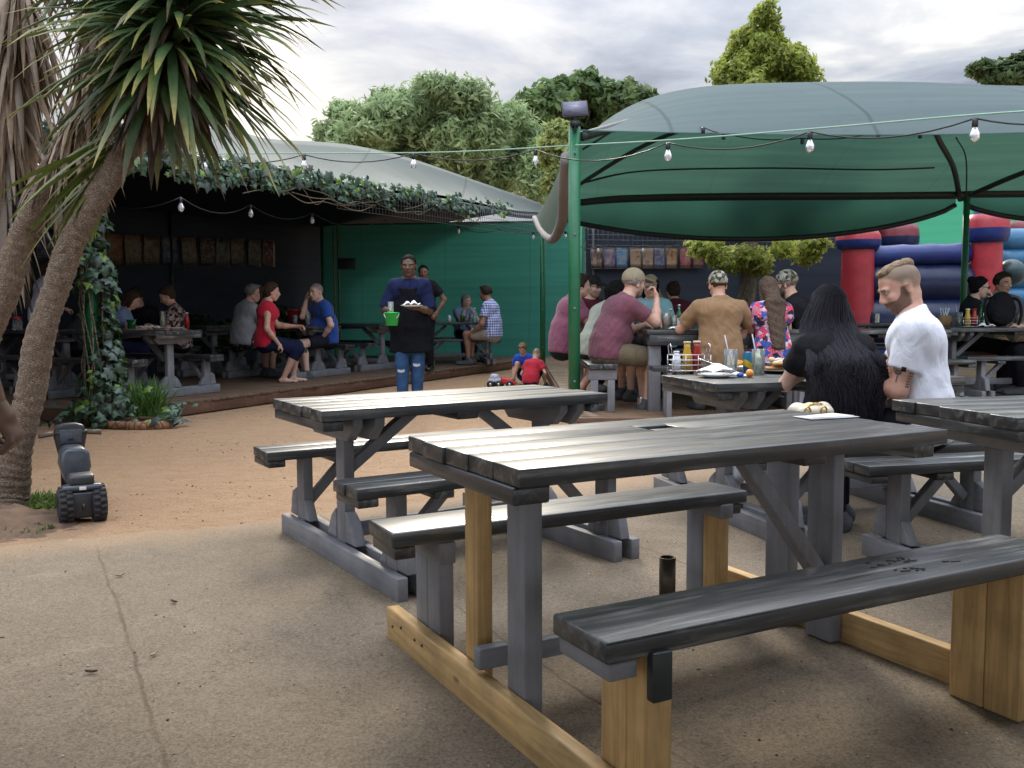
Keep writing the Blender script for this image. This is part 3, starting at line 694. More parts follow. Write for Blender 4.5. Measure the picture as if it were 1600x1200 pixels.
def hand_mesh(wr, d, nrm, left, vox, sk, curl=.5, s=1., fingers=None):
    """d: direction of the fingers, nrm: the palm faces this way"""
    B = basis(d, -np.asarray(nrm)); T = 1 if left else -1        # columns: along, side, back of hand
    def w(x, y, z): return np.asarray(wr)+B@(np.array([x, y*T, z])*s)
    pr = [seg(w(-.015, 0, 0), w(.03, 0, 0), .023*s, .026*s, B[:, 1], 1.15), seg(w(.03, .0, 0), w(.08, 0, .002), .017*s, .014*s, B[:, 1], 2.4)]
    for i, (y, l) in enumerate(((.030, .066), (.011, .076), (-.009, .071), (-.027, .056))):
        c = (curl if fingers is None else fingers[i]); p = np.array([.088, y, .0]); a = -.25*c
        pts = [p]
        for j, fr in enumerate((.45, .32, .23)):
            a -= c*(1.0, 1.15, .8)[j]; p = p+np.array([math.cos(a), (y*.6 if j == 0 else 0), math.sin(a)])*l*fr; pts.append(p)
        for j in range(3): pr.append(seg(w(*pts[j]), w(*pts[j+1]), (.0095-.001*j)*s, (.0088-.001*j)*s))
    t0 = np.array([.015, .024, -.006]); t1 = np.array([.045, .052, -.018-.012*curl]); t2 = np.array([.075-.01*curl, .056-.022*curl, -.03-.022*curl])
    pr += [seg(w(*t0), w(*t1), .0135*s, .011*s), seg(w(*t1), w(*t2), .0105*s, .008*s)]
    v, q = solid(pr, vox, .007, smooth=1)
    return v, q, sk
def head_mesh(c, B, vox, sk, s=1., beard=None, fem=False, brow=(.03, .02, .015), jaw=1.0, lip=None, buzz=None, nk=(-.045, 0, -.15)):
    pr = [ellp((-.012, 0, .032), (.098, .077, .088)), ellp((.025, 0, -.03), (.066, .061, .082)), ellp((.048, 0, -.088), (.032*jaw, .031*jaw, .024)),
          seg((.01, .045*jaw, -.06), (.045, .015, -.092), .022, .02), seg((.01, -.045*jaw, -.06), (.045, -.015, -.092), .022, .02),
          seg((.083, 0, .016), (.104, 0, -.022), .009, .0125), ellp((.098, .011, -.028), (.011, .008, .007)), ellp((.098, -.011, -.028), (.011, .008, .007)),
          ellp((.076, .03, .026), (.018, .026, .008)), ellp((.076, -.03, .026), (.018, .026, .008)),
          ellp((.062, .042, -.018), (.022, .018, .018)), ellp((.062, -.042, -.018), (.022, .018, .018)),
          ellp((.086, 0, -.052), (.010, .022, .006)), ellp((.084, 0, -.064), (.010, .019, .006)),
          seg((-.022, 0, -.045), np.array(nk)*.8, .052 if fem else .06, .05 if fem else .058)]
    for t in (1, -1):
        E = rot('Z', t*.35)
        pr.append(ellp((-.012, t*.078, -.008), (.021, .009, .033), E)); pr.append(ellp((-.004, t*.087, -.006), (.010, .006, .018), E, neg=True))
        pr.append(ellp((.092, t*.031, .008), (.014, .017, .0105), neg=True))
    v, q = solid(pr, vox/s, .016, smooth=1)
    ev = []
    col = np.tile(np.asarray(sk, float), (len(v), 1)); x, y, z = v.T
    ay = np.abs(y)
    def paint(mask, c, a=1.): col[mask] = col[mask]*(1-a)+np.array(c)*a
    lc = lip or (sk[0]*.85, sk[1]*.55, sk[2]*.55)
    paint((x > .06) & (ay < .024) & (z < -.047) & (z > -.07), lc, .8)
    paint((x > .06) & (ay < .02) & (np.abs(z+.058) < .0035), sc(lc, .4), .8)
    paint((x > .05) & (ay > .014) & (ay < .052) & (np.abs(z-.029+.1*np.maximum(ay-.035, 0)) < .0052), brow, .8)
    paint((x > .05) & (((ay-.031)/.019)**2+((z-.008)/.0115)**2 < 1), sc(sk, .6), .35)
    if beard is not None:
        bc, ba = beard
        zt = np.interp(x, [-.02, .018, .03, .055, .075, .1], [.012, .012, -.022, -.04, -.036, -.036])
        w_ = np.clip((zt-z)/.010+.5, 0, 1)*np.clip((x+.012-.3*np.minimum(z+.06, 0)*-1)/.012, 0, 1)*np.clip((z+.128)/.015, 0, 1)*(1-np.clip(1.6-((ay/.021)**2+((z+.0585)/.0105)**2), 0, 1)*(x > .06))
        w_ = (w_*ba)[:, None]; col = col*(1-w_)+np.array(bc)*w_
    if buzz is not None:
        w_ = np.clip((-(x-.068)*.62+(z-.082)*.6+.005)/.016, 0, 1)*np.clip((z+.06-x*.35+.02)/.05, 0, 1)*(ay < .0845)
        w_ = w_*np.clip(.35+(z+.03)/.11, .3, .92); col = col*(1-w_[:, None])+np.array(buzz)*w_[:, None]
    parts = [(np.asarray(c)+(v*s)@B.T, q, col)]
    mb = MB()
    for t in (1, -1):
        n0 = mb.n; mb.ell((.0745, t*.031, .008), (.0115,)*3, n=10, k=8)
    ve = np.concatenate(mb.v); qe = np.concatenate(mb.q); ce = np.tile(np.minimum(np.array([.45, .43, .41]), np.array(sk).mean()*1.2+.08), (len(ve), 1))
    for t in (1, -1):
        dd = ((ve[:, 1]-t*.031)**2+(ve[:, 2]-.008)**2); ce[(dd < .0064**2) & (ve[:, 0] > .078)] = (.03, .02, .015)
    parts.append((np.asarray(c)+(ve*s)@B.T, qe, ce))
    return parts
def ik(S, T, l1, l2, pole):
    S, T = np.asarray(S, float), np.asarray(T, float); v = T-S; L = np.linalg.norm(v); L2 = min(L, (l1+l2)*.998); u = v/max(L, 1e-6)
    a = (l1*l1-l2*l2+L2*L2)/(2*L2); h = math.sqrt(max(l1*l1-a*a, 0)); p = np.asarray(pole, float); p = p-u*np.dot(p, u); p = unit(p)
    return S+u*a+p*h, S+u*L2
def person(label, px, d, z=0., face=90, sit=.46, lean=10, s=1., skin=(.55, .33, .23), shirt='shirt_grey', sleeve=.62, pants='denim', pleg='long',
           hair='short', hcol=(.035, .025, .018), hl=None, hr=None, hyaw=0, hpitch=5, htilt=0, fem=False, belly=0., vox=None, feet=None, shoe=('shoe', 'shoegrey'), cap=None,
           beard=None, group=None, x=None, side=0., curl=.6, wr=.004, glasses=False, tuck=.06, neckline=.02, broad=1., hand_dir=(None, None), palm=(None, None),
           pole=(None, None), hunch=1.15, bare_arm=False, hairfn=None, cat='person', skirt=False, child=False, neckf=.05, hlen=.35):
    far = d
    if vox is None: vox = min(max(d*.0011, .0075), .017)
    F = np.array([math.cos(R(face)), math.sin(R(face)), 0]); Lf = np.array([-F[1], F[0], 0]); U = np.array([0, 0, 1.])
    hipz = (sit+.095*s) if sit else .93*s
    base = np.array([(px-800)*d/FPX if x is None else x, d, z])
    P0 = base+U*hipz
    t = thing('person', label, cat, base, 0, group)
    lo = lambda f, l, u: P0+(F*f+Lf*l+U*u)
    def dirv(a): return F*math.sin(R(a))+U*math.cos(R(a))+Lf*math.sin(R(side))*.5
    waist = P0+dirv(lean*.5)*.2*s; chest = waist+dirv(lean)*.2*s; neckb = chest+dirv(lean*hunch)*.11*s
    hd = unit(dirv(lean*.45)); hs = s*(1.12 if child else 1)
    hyR = rot('Z', R(hyaw)); HF = hyR@F; HL = np.cross(U, HF)
    HFp = HF*math.cos(R(hpitch))-U*math.sin(R(hpitch)); HU = np.cross(HFp, HL); Bh = np.stack([HFp, HL, HU], 1)
    if htilt: Bh = np.array(Matrix.Rotation(R(htilt), 3, Vector(HFp)))@Bh
    hc = neckb+hd*.145*hs+HF*neckf*s
    shw = (.165 if fem else .185)*s*broad
    shc = chest+dirv(lean)*.045*s
    sh = {1: shc+Lf*shw, -1: shc-Lf*shw}; hipw = .088*s
    hip = {1: P0+Lf*hipw, -1: P0-Lf*hipw}
    ua, fa = .285*s, .255*s; th, sn = .43*s, .42*s
    hand = {}; elb = {}
    for sd, tg, i in ((1, hl, 0), (-1, hr, 1)):
        if tg is None: tg = (.36, sd*.12, .02) if sit else (.06, sd*.24, .02)
        pl = pole[i] if pole[i] is not None else (-.35, sd*.55, -.8)
        elb[sd], hand[sd] = ik(sh[sd], lo(*(np.array(tg)*s)), ua, fa, F*pl[0]+Lf*pl[1]+U*pl[2])
    knee = {}; ank = {}; toe = {}
    for sd, i in ((1, 0), (-1, 1)):
        if feet is not None: tg = lo(*(np.array(feet[i])*s)) if feet[i] is not None else None
        else: tg = None
        if tg is None: tg = (lo(.40*s, sd*.10*s, 0)*[1, 1, 0]+[0, 0, z+.085*s]) if sit else (lo(0.02*s, sd*.10*s, 0)*[1, 1, 0]+[0, 0, z+.085*s])
        knee[sd], ank[sd] = ik(hip[sd], tg, th, sn, F*1+U*(.7 if sit else .1)+Lf*sd*.12)
        toe[sd] = ank[sd]+unit(F+Lf*sd*.2)*.16*s-U*.05*s
    # ---- bare body, one surface
    kf = 1.5 if not fem else 1.42
    torso = [seg(P0+U*.0*s, waist, (.115 if not fem else .118)*s, (.098+belly*.5)*s if not fem else .088*s, Lf, kf*(1.02 if not fem else 1.05), tag='torso'),
             seg(waist, chest, (.1+belly*.4)*s if not fem else .09*s, .112*s if not fem else .102*s, Lf, kf, tag='torso'),
             seg(chest-Lf*.1*s, chest+Lf*.1*s, .108*s, .108*s, tag='torso'),
             seg(sh[1]-Lf*.03*s, sh[-1]+Lf*.03*s, .062*s, .062*s, tag='torso'), seg(shc+Lf*.08*s, neckb+U*.02, .075*s, .05*s, tag='torso'), seg(shc-Lf*.08*s, neckb+U*.02, .075*s, .05*s, tag='torso')]
    if belly: torso.append(ellp(waist+F*.06*s-U*.04*s, np.array([.10+belly, .13+belly*.7, .13])*s, np.stack([F, Lf, U], 1), tag='torso'))
    if fem:
        for sd in (1, -1): torso.append(ellp(chest-U*.03*s+F*.07*s+Lf*sd*.07*s, np.array([.065, .065, .07])*s, tag='torso'))
    limbs = []
    for sd in (1, -1):
        am = .9 if fem else 1.0*broad
        if child: am = .85
        limbs += [seg(sh[sd], elb[sd], .053*s*am, .04*s*am, tag='ua%d' % sd), seg(elb[sd], elb[sd]*.6+hand[sd]*.4, .04*s*am, .039*s*am, tag='fa%d' % sd), seg(elb[sd]*.6+hand[sd]*.4, hand[sd], .039*s*am, .026*s*am, tag='fa%d' % sd),
                  seg(hip[sd], knee[sd], .088*s, .056*s, tag='th%d' % sd), seg(knee[sd], knee[sd]*.65+ank[sd]*.35-F*.012*s, .053*s, .052*s, tag='sn%d' % sd), seg(knee[sd]*.65+ank[sd]*.35-F*.012*s, ank[sd], .052*s, .034*s, tag='sn%d' % sd)]
        fr = unit(toe[sd]-ank[sd])
        limbs += [seg(ank[sd]-U*.035*s-unit(fr*[1, 1, 0])*.035*s, toe[sd], .034*s, .026*s, np.cross(U, fr), 1.15, tag='ft%d' % sd)]
    neck = [seg(neckb-U*.02*s, hc-Bh[:, 0]*.022*s-Bh[:, 2]*.045*s, (.05 if fem else .062)*s, (.05 if fem else .058)*s, tag='neck')]
    v, q = solid(torso+limbs+neck, vox, .03*s)
    parts = [(v, q, skin)]
    parts += head_mesh(hc, Bh, min(max(vox*.62, .0045), .008), skin, hs, beard, fem, jaw=.9 if fem or child else 1.08, buzz=hcol if hair == 'buzz' else None, nk=((neckb-hc)@Bh)/hs)
    for sd, i in ((1, 0), (-1, 1)):
        dd = hand[sd]-elb[sd] if hand_dir[i] is None else F*hand_dir[i][0]+Lf*hand_dir[i][1]+U*hand_dir[i][2]
        pn = (-U*.8-Lf*sd*.5+F*.1) if palm[i] is None else F*palm[i][0]+Lf*palm[i][1]+U*palm[i][2]
        dd = unit(dd); pn = pn-dd*np.dot(pn, dd)
        parts.append(hand_mesh(hand[sd]+dd*.01, dd, pn, sd > 0, min(max(vox*.5, .0045), .0075), skin, curl, s*(.9 if fem else 1)))
    V, Q, C = join(parts); body = ob('body', npmesh('body', V-base, Q, True, col=C), SKIN, t)
    # ---- clothes
    def infl(ps, e, clip=()):
        o = []
        for p in ps:
            p2 = dict(p); p2['clip'] = list(p['clip'])+list(clip)
            if 'c' in p2: p2['r'] = p2['r']+e
            else: p2['ra'] += e; p2['rb'] += e
            o.append(p2)
        return o
    eps = .011*s+vox*.25
    if shirt:
        hem = P0-U*tuck*s; dn = -unit(dirv(lean*.3))
        sp = infl(torso, eps+.006, [(hem, dn), (neckb+unit(dirv(lean))*neckline*s-F*.0, unit(dirv(lean)+F*.35))])
        sp.append(seg(P0-U*.05*s, P0+U*.1*s, .122*s+eps, .118*s+eps, Lf, kf, [(hem, dn)]))
        for sd in (1, -1):
            if sleeve > 0:
                e = sh[sd]+(elb[sd]-sh[sd])*min(sleeve, 1); n = elb[sd]-sh[sd]
                sp.append(seg(sh[sd], e+n*.1, .056*s+eps, .05*s+eps+(.010*s if sleeve < 1 else 0), clip=[(e, n)] if sleeve <= 1 else []))
                if sleeve > 1:
                    w2 = elb[sd]+(hand[sd]-elb[sd])*min(sleeve-1, .93); sp.append(seg(elb[sd], w2, .046*s+eps, .034*s+eps, clip=[(w2, hand[sd]-elb[sd])]))
        v, q = solid(sp, max(vox*.9, .008), .028*s, wr=wr, wrs=24)
        ob('shirt', npmesh('shirt', v-base, q, True), MATS[shirt], t)
    if pants:
        wl_ = P0+U*.11*s
        pp = [seg(P0-U*.02*s, P0+U*.09*s, .118*s+eps, .108*s+eps*.6, Lf, kf, [(wl_, U)])]
        for sd in (1, -1):
            n = knee[sd]-hip[sd]; m = ank[sd]-knee[sd]
            if pleg == 'short':
                e = hip[sd]+n*.78; pp.append(seg(hip[sd], e+n*.1, .094*s+eps, .082*s+eps, clip=[(e, n)]))
            elif pleg == 'capri':
                e = knee[sd]+m*.35; pp += [seg(hip[sd], knee[sd], .09*s+eps, .06*s+eps), seg(knee[sd], e+m*.1, .06*s+eps, .054*s+eps, clip=[(e, m)])]
            elif pleg == 'mini':
                e = hip[sd]+n*.45; pp.append(seg(hip[sd], e+n*.1, .094*s+eps, .088*s+eps, clip=[(e, n)]))
            else:
                e = knee[sd]+m*.97; pp += [seg(hip[sd], knee[sd], .09*s+eps, .06*s+eps), seg(knee[sd], e, .06*s+eps, .046*s+eps, clip=[(e, m)])]
        v, q = solid(pp, max(vox, .009), .03*s, wr=wr*.7, wrs=20)
        ob('shorts' if pleg in ('short', 'mini') else 'trousers', npmesh('trousers', v-base, q, True), MATS[pants], t)
    if shoe:
        for sd in (1, -1):
            fr = unit((toe[sd]-ank[sd])*[1, 1, 0]); lf = np.cross(U, fr); hl_ = ank[sd]-U*.04*s-fr*.04*s
            if shoe[0] == 'sandal': sp = [seg(hl_-U*.034*s, toe[sd]-U*.016*s+fr*.02*s, .012*s, .012*s, lf, 3.4), seg(toe[sd]-fr*.04*s+lf*.035*s, toe[sd]-fr*.02*s+U*.03*s, .007, .007), seg(toe[sd]-fr*.04*s-lf*.035*s, toe[sd]-fr*.02*s+U*.03*s, .007, .007)]
            else: sp = [seg(hl_, toe[sd]+fr*.02*s, .046*s, .036*s, lf, 1.15), seg(hl_, ank[sd]+U*.02*s, .048*s, .046*s), seg(hl_-U*.03*s, toe[sd]-U*.015*s+fr*.02*s, .02*s, .02*s, lf, 2.4)]
            v, q = solid(sp, max(vox*.7, .006), .015)
            ob(shoe[0], npmesh('shoe', v-base, q, True), MATS[shoe[1]], t)
    # ---- hair and hats in head coordinates
    T = lambda v: hc+(v*hs)@Bh.T-base
    cr = lambda e, clip=(): ellp((-.012, 0, .034), (.098+e, .077+e, .088+e), clip=clip)
    front = ((.07, 0, .082), (.62, 0, -.6))                      # keeps the face clear
    hp = None; hv = max(vox*.55, .0055)/hs
    inv = lambda w: ((np.asarray(w)-hc)@Bh)/hs
    if hair in ('short', 'crop'):
        e = {'short': .013, 'crop': .006}[hair] if not cap else .004
        hp = [cr(e, [front, ((0, 0, -.055), (-.45, 0, -1))])]
        for sd in (1, -1) if hair == 'short' else (): hp.append(ellp((-.02, sd*.072, .02), (.05, .012+e*.5, .05), clip=[((.02, 0, 0), (1, 0, -.25))]))
        if hair == 'short' and not cap: hp.append(ellp((.05, 0, .108), (.045, .055, .02)))
    elif hair in ('long', 'pony', 'bun', 'bob'):
        hp = [cr(.016, [front, ((0, 0, -.085), (0, 0, -1))]), ellp((-.05, 0, -.01), (.065, .078, .075), clip=[((.0, 0, 0), (1, 0, 0))])]
        if hair == 'pony': hp += [ellp((-.12, 0, .03), (.035, .03, .03)), seg((-.135, 0, .02), inv(hc-Bh[:, 0]*.14*hs-U*hlen*.75*hs), .028, .012)]
        if hair == 'bun': hp += [ellp((-.10, 0, .085), (.05, .05, .045))]
        if hair == 'bob':
            for sd in (1, -1): hp.append(seg((-.01, sd*.075, .03), (-.01, sd*.075, -.09), .028, .024))
            hp.append(seg((-.06, 0, 0), (-.07, 0, -.1), .06, .05, (0, 1, 0), 1.2))
        if hair == 'long':
            a0 = inv(hc-Bh[:, 0]*.055*hs); a1 = inv(neckb-F*.10*s+U*.02); a2 = inv(neckb-F*(.10+.02)*s-U*hlen*.55-dirv(lean)*.0); a3 = inv(neckb-F*(.155)*s-unit(dirv(lean*.7))*hlen*s)
            hp += [seg(a0, a1, .07, .062, inv(hc+Lf)-inv(hc), 1.25), seg(a1, a3, .052, .03, inv(hc+Lf)-inv(hc), 2.2)]
            for sd in (1, -1): hp.append(seg((-.01, sd*.07, .03), inv(neckb+Lf*sd*.075*s-F*.02*s-U*.1*s), .026, .022))
    if hp is not None and not hairfn:
        v, q = solid(hp, hv, .018, wr=.0035 if hair != 'buzz' else 0, wrs=70, smooth=1); ob('hair', npmesh('hair', T(v), q, True), hair_mat(hcol), t)
    if cap:
        cp = [ellp((-.012, 0, .045), (.112, .090, .098), clip=[((0, 0, .024), (.12, 0, -1))])]
        v, q = solid(cp, hv, .01); cap_o = ob('cap', npmesh('cap', T(v), q, True), MATS[cap[0]], t)
        bs = -1 if len(cap) > 2 and cap[2] == 'back' else 1
        v, q = solid([ellp((bs*.125, 0, .045), (.085, .075, .010), rot('Y', bs*.22), clip=[((bs*.085, 0, 0), (-bs, 0, 0))])], .004/hs if far < 6 else .0055, .005); ob('cap_brim', npmesh('brim', T(v), q, True), MATS[cap[1]], cap_o)
    if glasses:
        g = MB()
        for sd in (1, -1):
            g.ell((.098, sd*.031, .01), (.004, .026, .019), n=12, k=7); g.tube([(.095, sd*.055, .014), (-.005, sd*.086, .012)], .003, 5)
        g.tube([(.1, -.012, .014), (.1, .012, .014)], .003, 5)
        vv = np.concatenate(g.v); ff = [np.concatenate(g.q), np.concatenate(g.t)]
        ob('sunglasses' if glasses == 'dark' else 'glasses', npmesh('glasses', T(vv), ff, True), MATS['black_gloss' if glasses == 'dark' else 'glass_dim'], t)
    J = dict(t=t, base=base, F=F, L=Lf, U=U, P0=P0, waist=waist, chest=chest, neck=neckb, hc=hc, B=Bh, sh=sh, elb=elb, hand=hand, knee=knee, ank=ank, toe=toe, s=s, hs=hs, eps=eps, vox=vox, lo=lo)
    if hairfn: hairfn(J, hp, hv, T)
    return J
# ================================================================ picnic tables
TOPX = wood('charcoal_painted_board', (.028, .031, .034), 0, (.30, .30, .28), .8, .43, .55, grain=.4, coat=.32)
TOPY = wood('charcoal_painted_board_across', (.028, .031, .034), 1, (.30, .30, .28), .8, .43, .55, grain=.4, coat=.32)
GRZ = wood('grey_painted_upright', (.195, .197, .215), 2, (.09, .085, .08), .35, .55, .4, grain=.16)
GRY = wood('grey_painted_runner', (.195, .197, .215), 1, (.09, .085, .08), .35, .55, .4, grain=.16)
GRX = wood('grey_painted_rail', (.195, .197, .215), 0, (.09, .085, .08), .35, .55, .4, grain=.16)
PINZ = wood('raw_pine_upright', (.50, .315, .13), 2, None, 0, .6, .35, True, .25)
PINY = wood('raw_pine_runner', (.52, .335, .145), 1, None, 0, .6, .35, True, .25)
STEELD = plain('old_steel', (.10, .08, .06), .45, .7)
rj = lambda a: random.uniform(-a, a)
def planks(mb, x0, x1, y0, y1, z, th, n, gap=.004, jit=.008):
    w = (y1-y0)/n
    for i in range(n):
        a, b = x0+rj(jit), x1+rj(jit)
        mb.box(((a+b)/2, y0+w*(i+.5), z-th/2+rj(.0015)), (b-a, w-gap, th))
def bolts(parent, pts, ax):
    m = MB()
    for p in pts: m.lathe([(.001, -.004), (.011, -.004), (.011, .004), (.006, .006), (.001, .006)], p, 8, rot('X', math.pi/2) if ax == 1 else rot('Y', ax*math.pi/2 if ax in (-1,) else math.pi/2))
    return m.build('bolt', STEELD, parent)
def picnic(label, c, yaw, L=1.5, Wd=.69, H=.76, ends=(1, -1), group='charcoal and grey picnic tables', nt=5, by=.60, bl=0, hb=.46, braces=True, bev=.005):
    t = thing('picnic_table', label, 'picnic table', c, yaw, group)
    m = MB(); planks(m, -L/2, L/2, -Wd/2, Wd/2, H, .045, nt, .0022, .006); m.build('tabletop', TOPX, t, bevel=.003)
    for x in (-L/2+.05, 0, L/2-.05): m = MB(); m.box((x, 0, H-.0665), (.09 if x else .11, Wd-.03 if x else Wd*.7, .042)); m.build('batten', TOPY, t, bevel=bev)
    for sx in ends:
        xe = sx*(L/2-.2)
        m = MB(); zt = H-.045; w = Wd/2-.05
        m.prism([(-w, zt), (w, zt), (w, zt-.035), (w*.72, zt-.105), (-w*.72, zt-.105), (-w, zt-.035)], xe-.05, xe-.005, 0); m.prism([(-w, zt), (w, zt), (w, zt-.035), (w*.72, zt-.105), (-w*.72, zt-.105), (-w, zt-.035)], xe+.05, xe+.096, 0); m.build('crosspiece', GRY, t, bevel=bev)
        m = MB(); m.box((xe+.0225, 0, (H-.05)/2+.002), (.05, .10, H-.054)); m.build('post', GRZ, t, bevel=bev)
        m = MB(); m.box((xe+.073, 0, .05), (.046, by*2+.30, .095)); m.box((xe-.028, 0, .05), (.046, by*2+.30, .095)); m.build('runner', GRY, t, bevel=bev)
        for sy in (1, -1):
            m = MB(); m.prism([(sy*.055, .10), (sy*.17, .10), (sy*.11, .20), (sy*.055, .24)], xe-.005, xe+.048, 0); m.build('foot_bracket', GRY, t, bevel=bev)
            yb = sy*(by-.01); m = MB(); m.box((xe+.0225, yb, .21), (.05, .10, .408)); m.build('bench_leg', GRZ, t, bevel=bev)
            m = MB(); m.prism([(yb+sy*.052, .10), (yb+sy*.15, .10), (yb+sy*.12, .22), (yb+sy*.052, .25)], xe-.003, xe+.046, 0); m.build('foot_bracket', GRY, t, bevel=bev); m = MB(); m.prism([(yb-sy*.052, .10), (yb-sy*.12, .10), (yb-sy*.052, .20)], xe-.003, xe+.046, 0); m.build('foot_bracket', GRY, t, bevel=bev)
            if braces:
                m = MB(); m.bar((xe-sx*.02, yb, .16), (xe-sx*.27, yb, hb-.045), .045, .045); m.build('brace', GRZ, t, bevel=bev)
        if braces:
            m = MB(); m.bar((xe-sx*.03, 0, .42), (xe-sx*.36, 0, H-.06), .06, .05); m.build('brace', GRZ, t, bevel=bev)
    for sy in (1, -1):
        m = MB(); planks(m, -L/2-bl, L/2+bl, sy*by-.12, sy*by+.12, hb, .045, 2); bs_ = m.build('bench_seat', TOPX, t, bevel=bev)
        for x in (-L/2-bl+.05, -L/2+.38, L/2-.38, L/2+bl-.05): m = MB(); m.box((x, sy*by, hb-.062), (.085, .23, .033)); m.build('bench_batten', TOPY, bs_, bevel=bev)
    m = MB(); m.box((0, 0, .145), (L-.4, .045, .07)); m.build('stretcher', GRX, t, bevel=bev)
    return t
# ---- nearest table, patched with raw pine
nt_ = thing('picnic_table', 'nearest picnic table, patched with raw pine legs and runners, a hole in its top', 'picnic table', (.513, 2.813, 0), .489, 'charcoal and grey picnic tables')
L, Wd, H = 1.50, .70, .76
m = MB(); w = Wd/5
for i in range(5):
    y = -Wd/2+w*(i+.5)
    if i == 3:
        m.box((-.40, y, H-.0225), (.72, w-.0014, .045)); m.box((.415, y, H-.0225), (.68, w-.0014, .045)); m.box((.015, y-.049, H-.0225), (.14, .04, .045)); m.box((.015, y+.052, H-.0225), (.14, .034, .045))
    else: a, b = -L/2+rj(.006), L/2+rj(.006); m.box(((a+b)/2, y, H-.0225+rj(.0006)), (b-a, w-.0014, .045))
m.build('tabletop', TOPX, nt_, bevel=.0035)
for x, ww in ((-L/2+.045, .66), (.30, .5), (L/2-.05, .62)): m = MB(); m.box((x, 0, H-.068), (.10 if x < .2 else .09, ww, .044)); m.build('batten', TOPY, nt_, bevel=.006)
m = MB(); m.box((-.60, .18, .375), (.05, .085, .70)); m.build('pine_leg', PINZ, nt_, bevel=.005)
m = MB(); m.box((-.60, -.10, .35), (.055, .10, .69)); m.build('leg', GRZ, nt_, bevel=.005)
for y, zz_ in ((.22, .36), (.02, .36)): m = MB(); m.box((.63, y, zz_), (.05, .115, .70)); m.build('leg', GRZ, nt_, bevel=.005)
m = MB(); m.box((-.652, -.02, .056), (.045, 1.56, .11)); m.build('pine_runner', PINY, nt_, bevel=.005)
m = MB(); m.box((.688, -.02, .056), (.045, 1.56, .11)); m.build('pine_runner', PINY, nt_, bevel=.005)
m = MB(); m.box((-.62, .055, .16), (.10, .045, .06)); m.build('foot_block', GRX, nt_, bevel=.006)
m = MB(); m.box((-.04, .055, .155), (1.06, .04, .055)); m.build('stretcher', GRX, nt_, bevel=.005)
m = MB(); m.bar((.60, -.0, .22), (.22, -.0, H-.07), .055, .05); m.build('brace', GRZ, nt_, bevel=.005)
for y0, y1, x0, x1, hb in ((-.71, -.49, -.745, .80, .46), (.40, .62, -.785, .63, .455)):
    m = MB(); m.box(((x0+x1)/2, (y0+y1)/2, hb-.024), (x1-x0, y1-y0, .048)); m.build('bench_seat', TOPX, nt_, bevel=.008)
    for x in (x0+.045, x1-.06): m = MB(); m.box((x, (y0+y1)/2-.004, hb-.068), (.07, y1-y0-.02, .038)); m.build('bench_batten', GRY if y0 < 0 else TOPY, nt_, bevel=.005)
for y, o_ in ((-.575, 0), (-.64, 1)): m = MB(); m.box((-.60, -.655 if o_ else -.555, .21), (.05, .098, .41)); m.build('pine_bench_leg', PINZ, nt_, bevel=.005)
m = MB(); m.box((-.618, -.716, .372), (.05, .026, .105)); m.build('bench_bracket', DKST, nt_, bevel=.004)
for y in (-.66, -.55): m = MB(); m.box((.62, y, .21), (.05, .108, .41)); m.build('pine_bench_leg', PINZ, nt_, bevel=.005)
for y in (.46, .56): m = MB(); m.box((-.60, y, .21), (.05, .098, .41)); m.build('bench_leg', GRZ, nt_, bevel=.005)
m = MB(); m.box((-.60, .51, .37), (.058, .22, .07)); m.build('bench_bracket', GRY, nt_, bevel=.006)
m = MB(); m.box((.53, .46, .21), (.05, .09, .41)); m.build('pine_bench_leg', PINZ, nt_, bevel=.005)
m = MB(); m.box((.53, .555, .21), (.05, .098, .41)); m.build('bench_leg', GRZ, nt_, bevel=.005)
m = MB(); m.box((.53, .52, .385), (.058, .25, .055)); m.build('bench_bracket', GRY, nt_, bevel=.006)
CHIP = plain('chipped_paint', (.008, .008, .009), .7)
for i in range(26):
    m = MB(); cx_, cy_ = (.22, -.56) if i < 16 else (.30, -.64); a = rj(.5); l = random.uniform(.006, .03)
    m.box((cx_+rj(.11), cy_+rj(.02), .4612), (l, random.uniform(.003, .008), .0012), rot('Z', a)); m.build('paint_chip', CHIP, nt_)
m = MB()
for y in (.70, .62, .50, .44, -.50, -.70): m.lathe([(.001, 0), (.005, 0), (.005, .003), (.001, .003)], (-.6755, y, .06+rj(.02)), 7, rot('Y', -math.pi/2))
for y in (.24, .2, .02, -.02): m.lathe([(.001, 0), (.008, 0), (.008, .003), (.001, .003)], (.604, y, .10+rj(.05)), 7, rot('Y', -math.pi/2))
m.build('nail', STEELD, nt_)
at = thing('ash_tube', 'open steel pipe ash bin clamped behind the nearest bench', 'ash bin', G(1042, 1076, 0.)*[1, 1, 0], 0)
at.location = (W(1041, 900, 2.72)[0], 2.72, 0)
m = MB(); m.lathe([(.001, .24), (.0245, .24), (.0245, .40), (.021, .40), (.021, .26), (.001, .26)], n=18); m.build('pipe', STEELD, at, True)
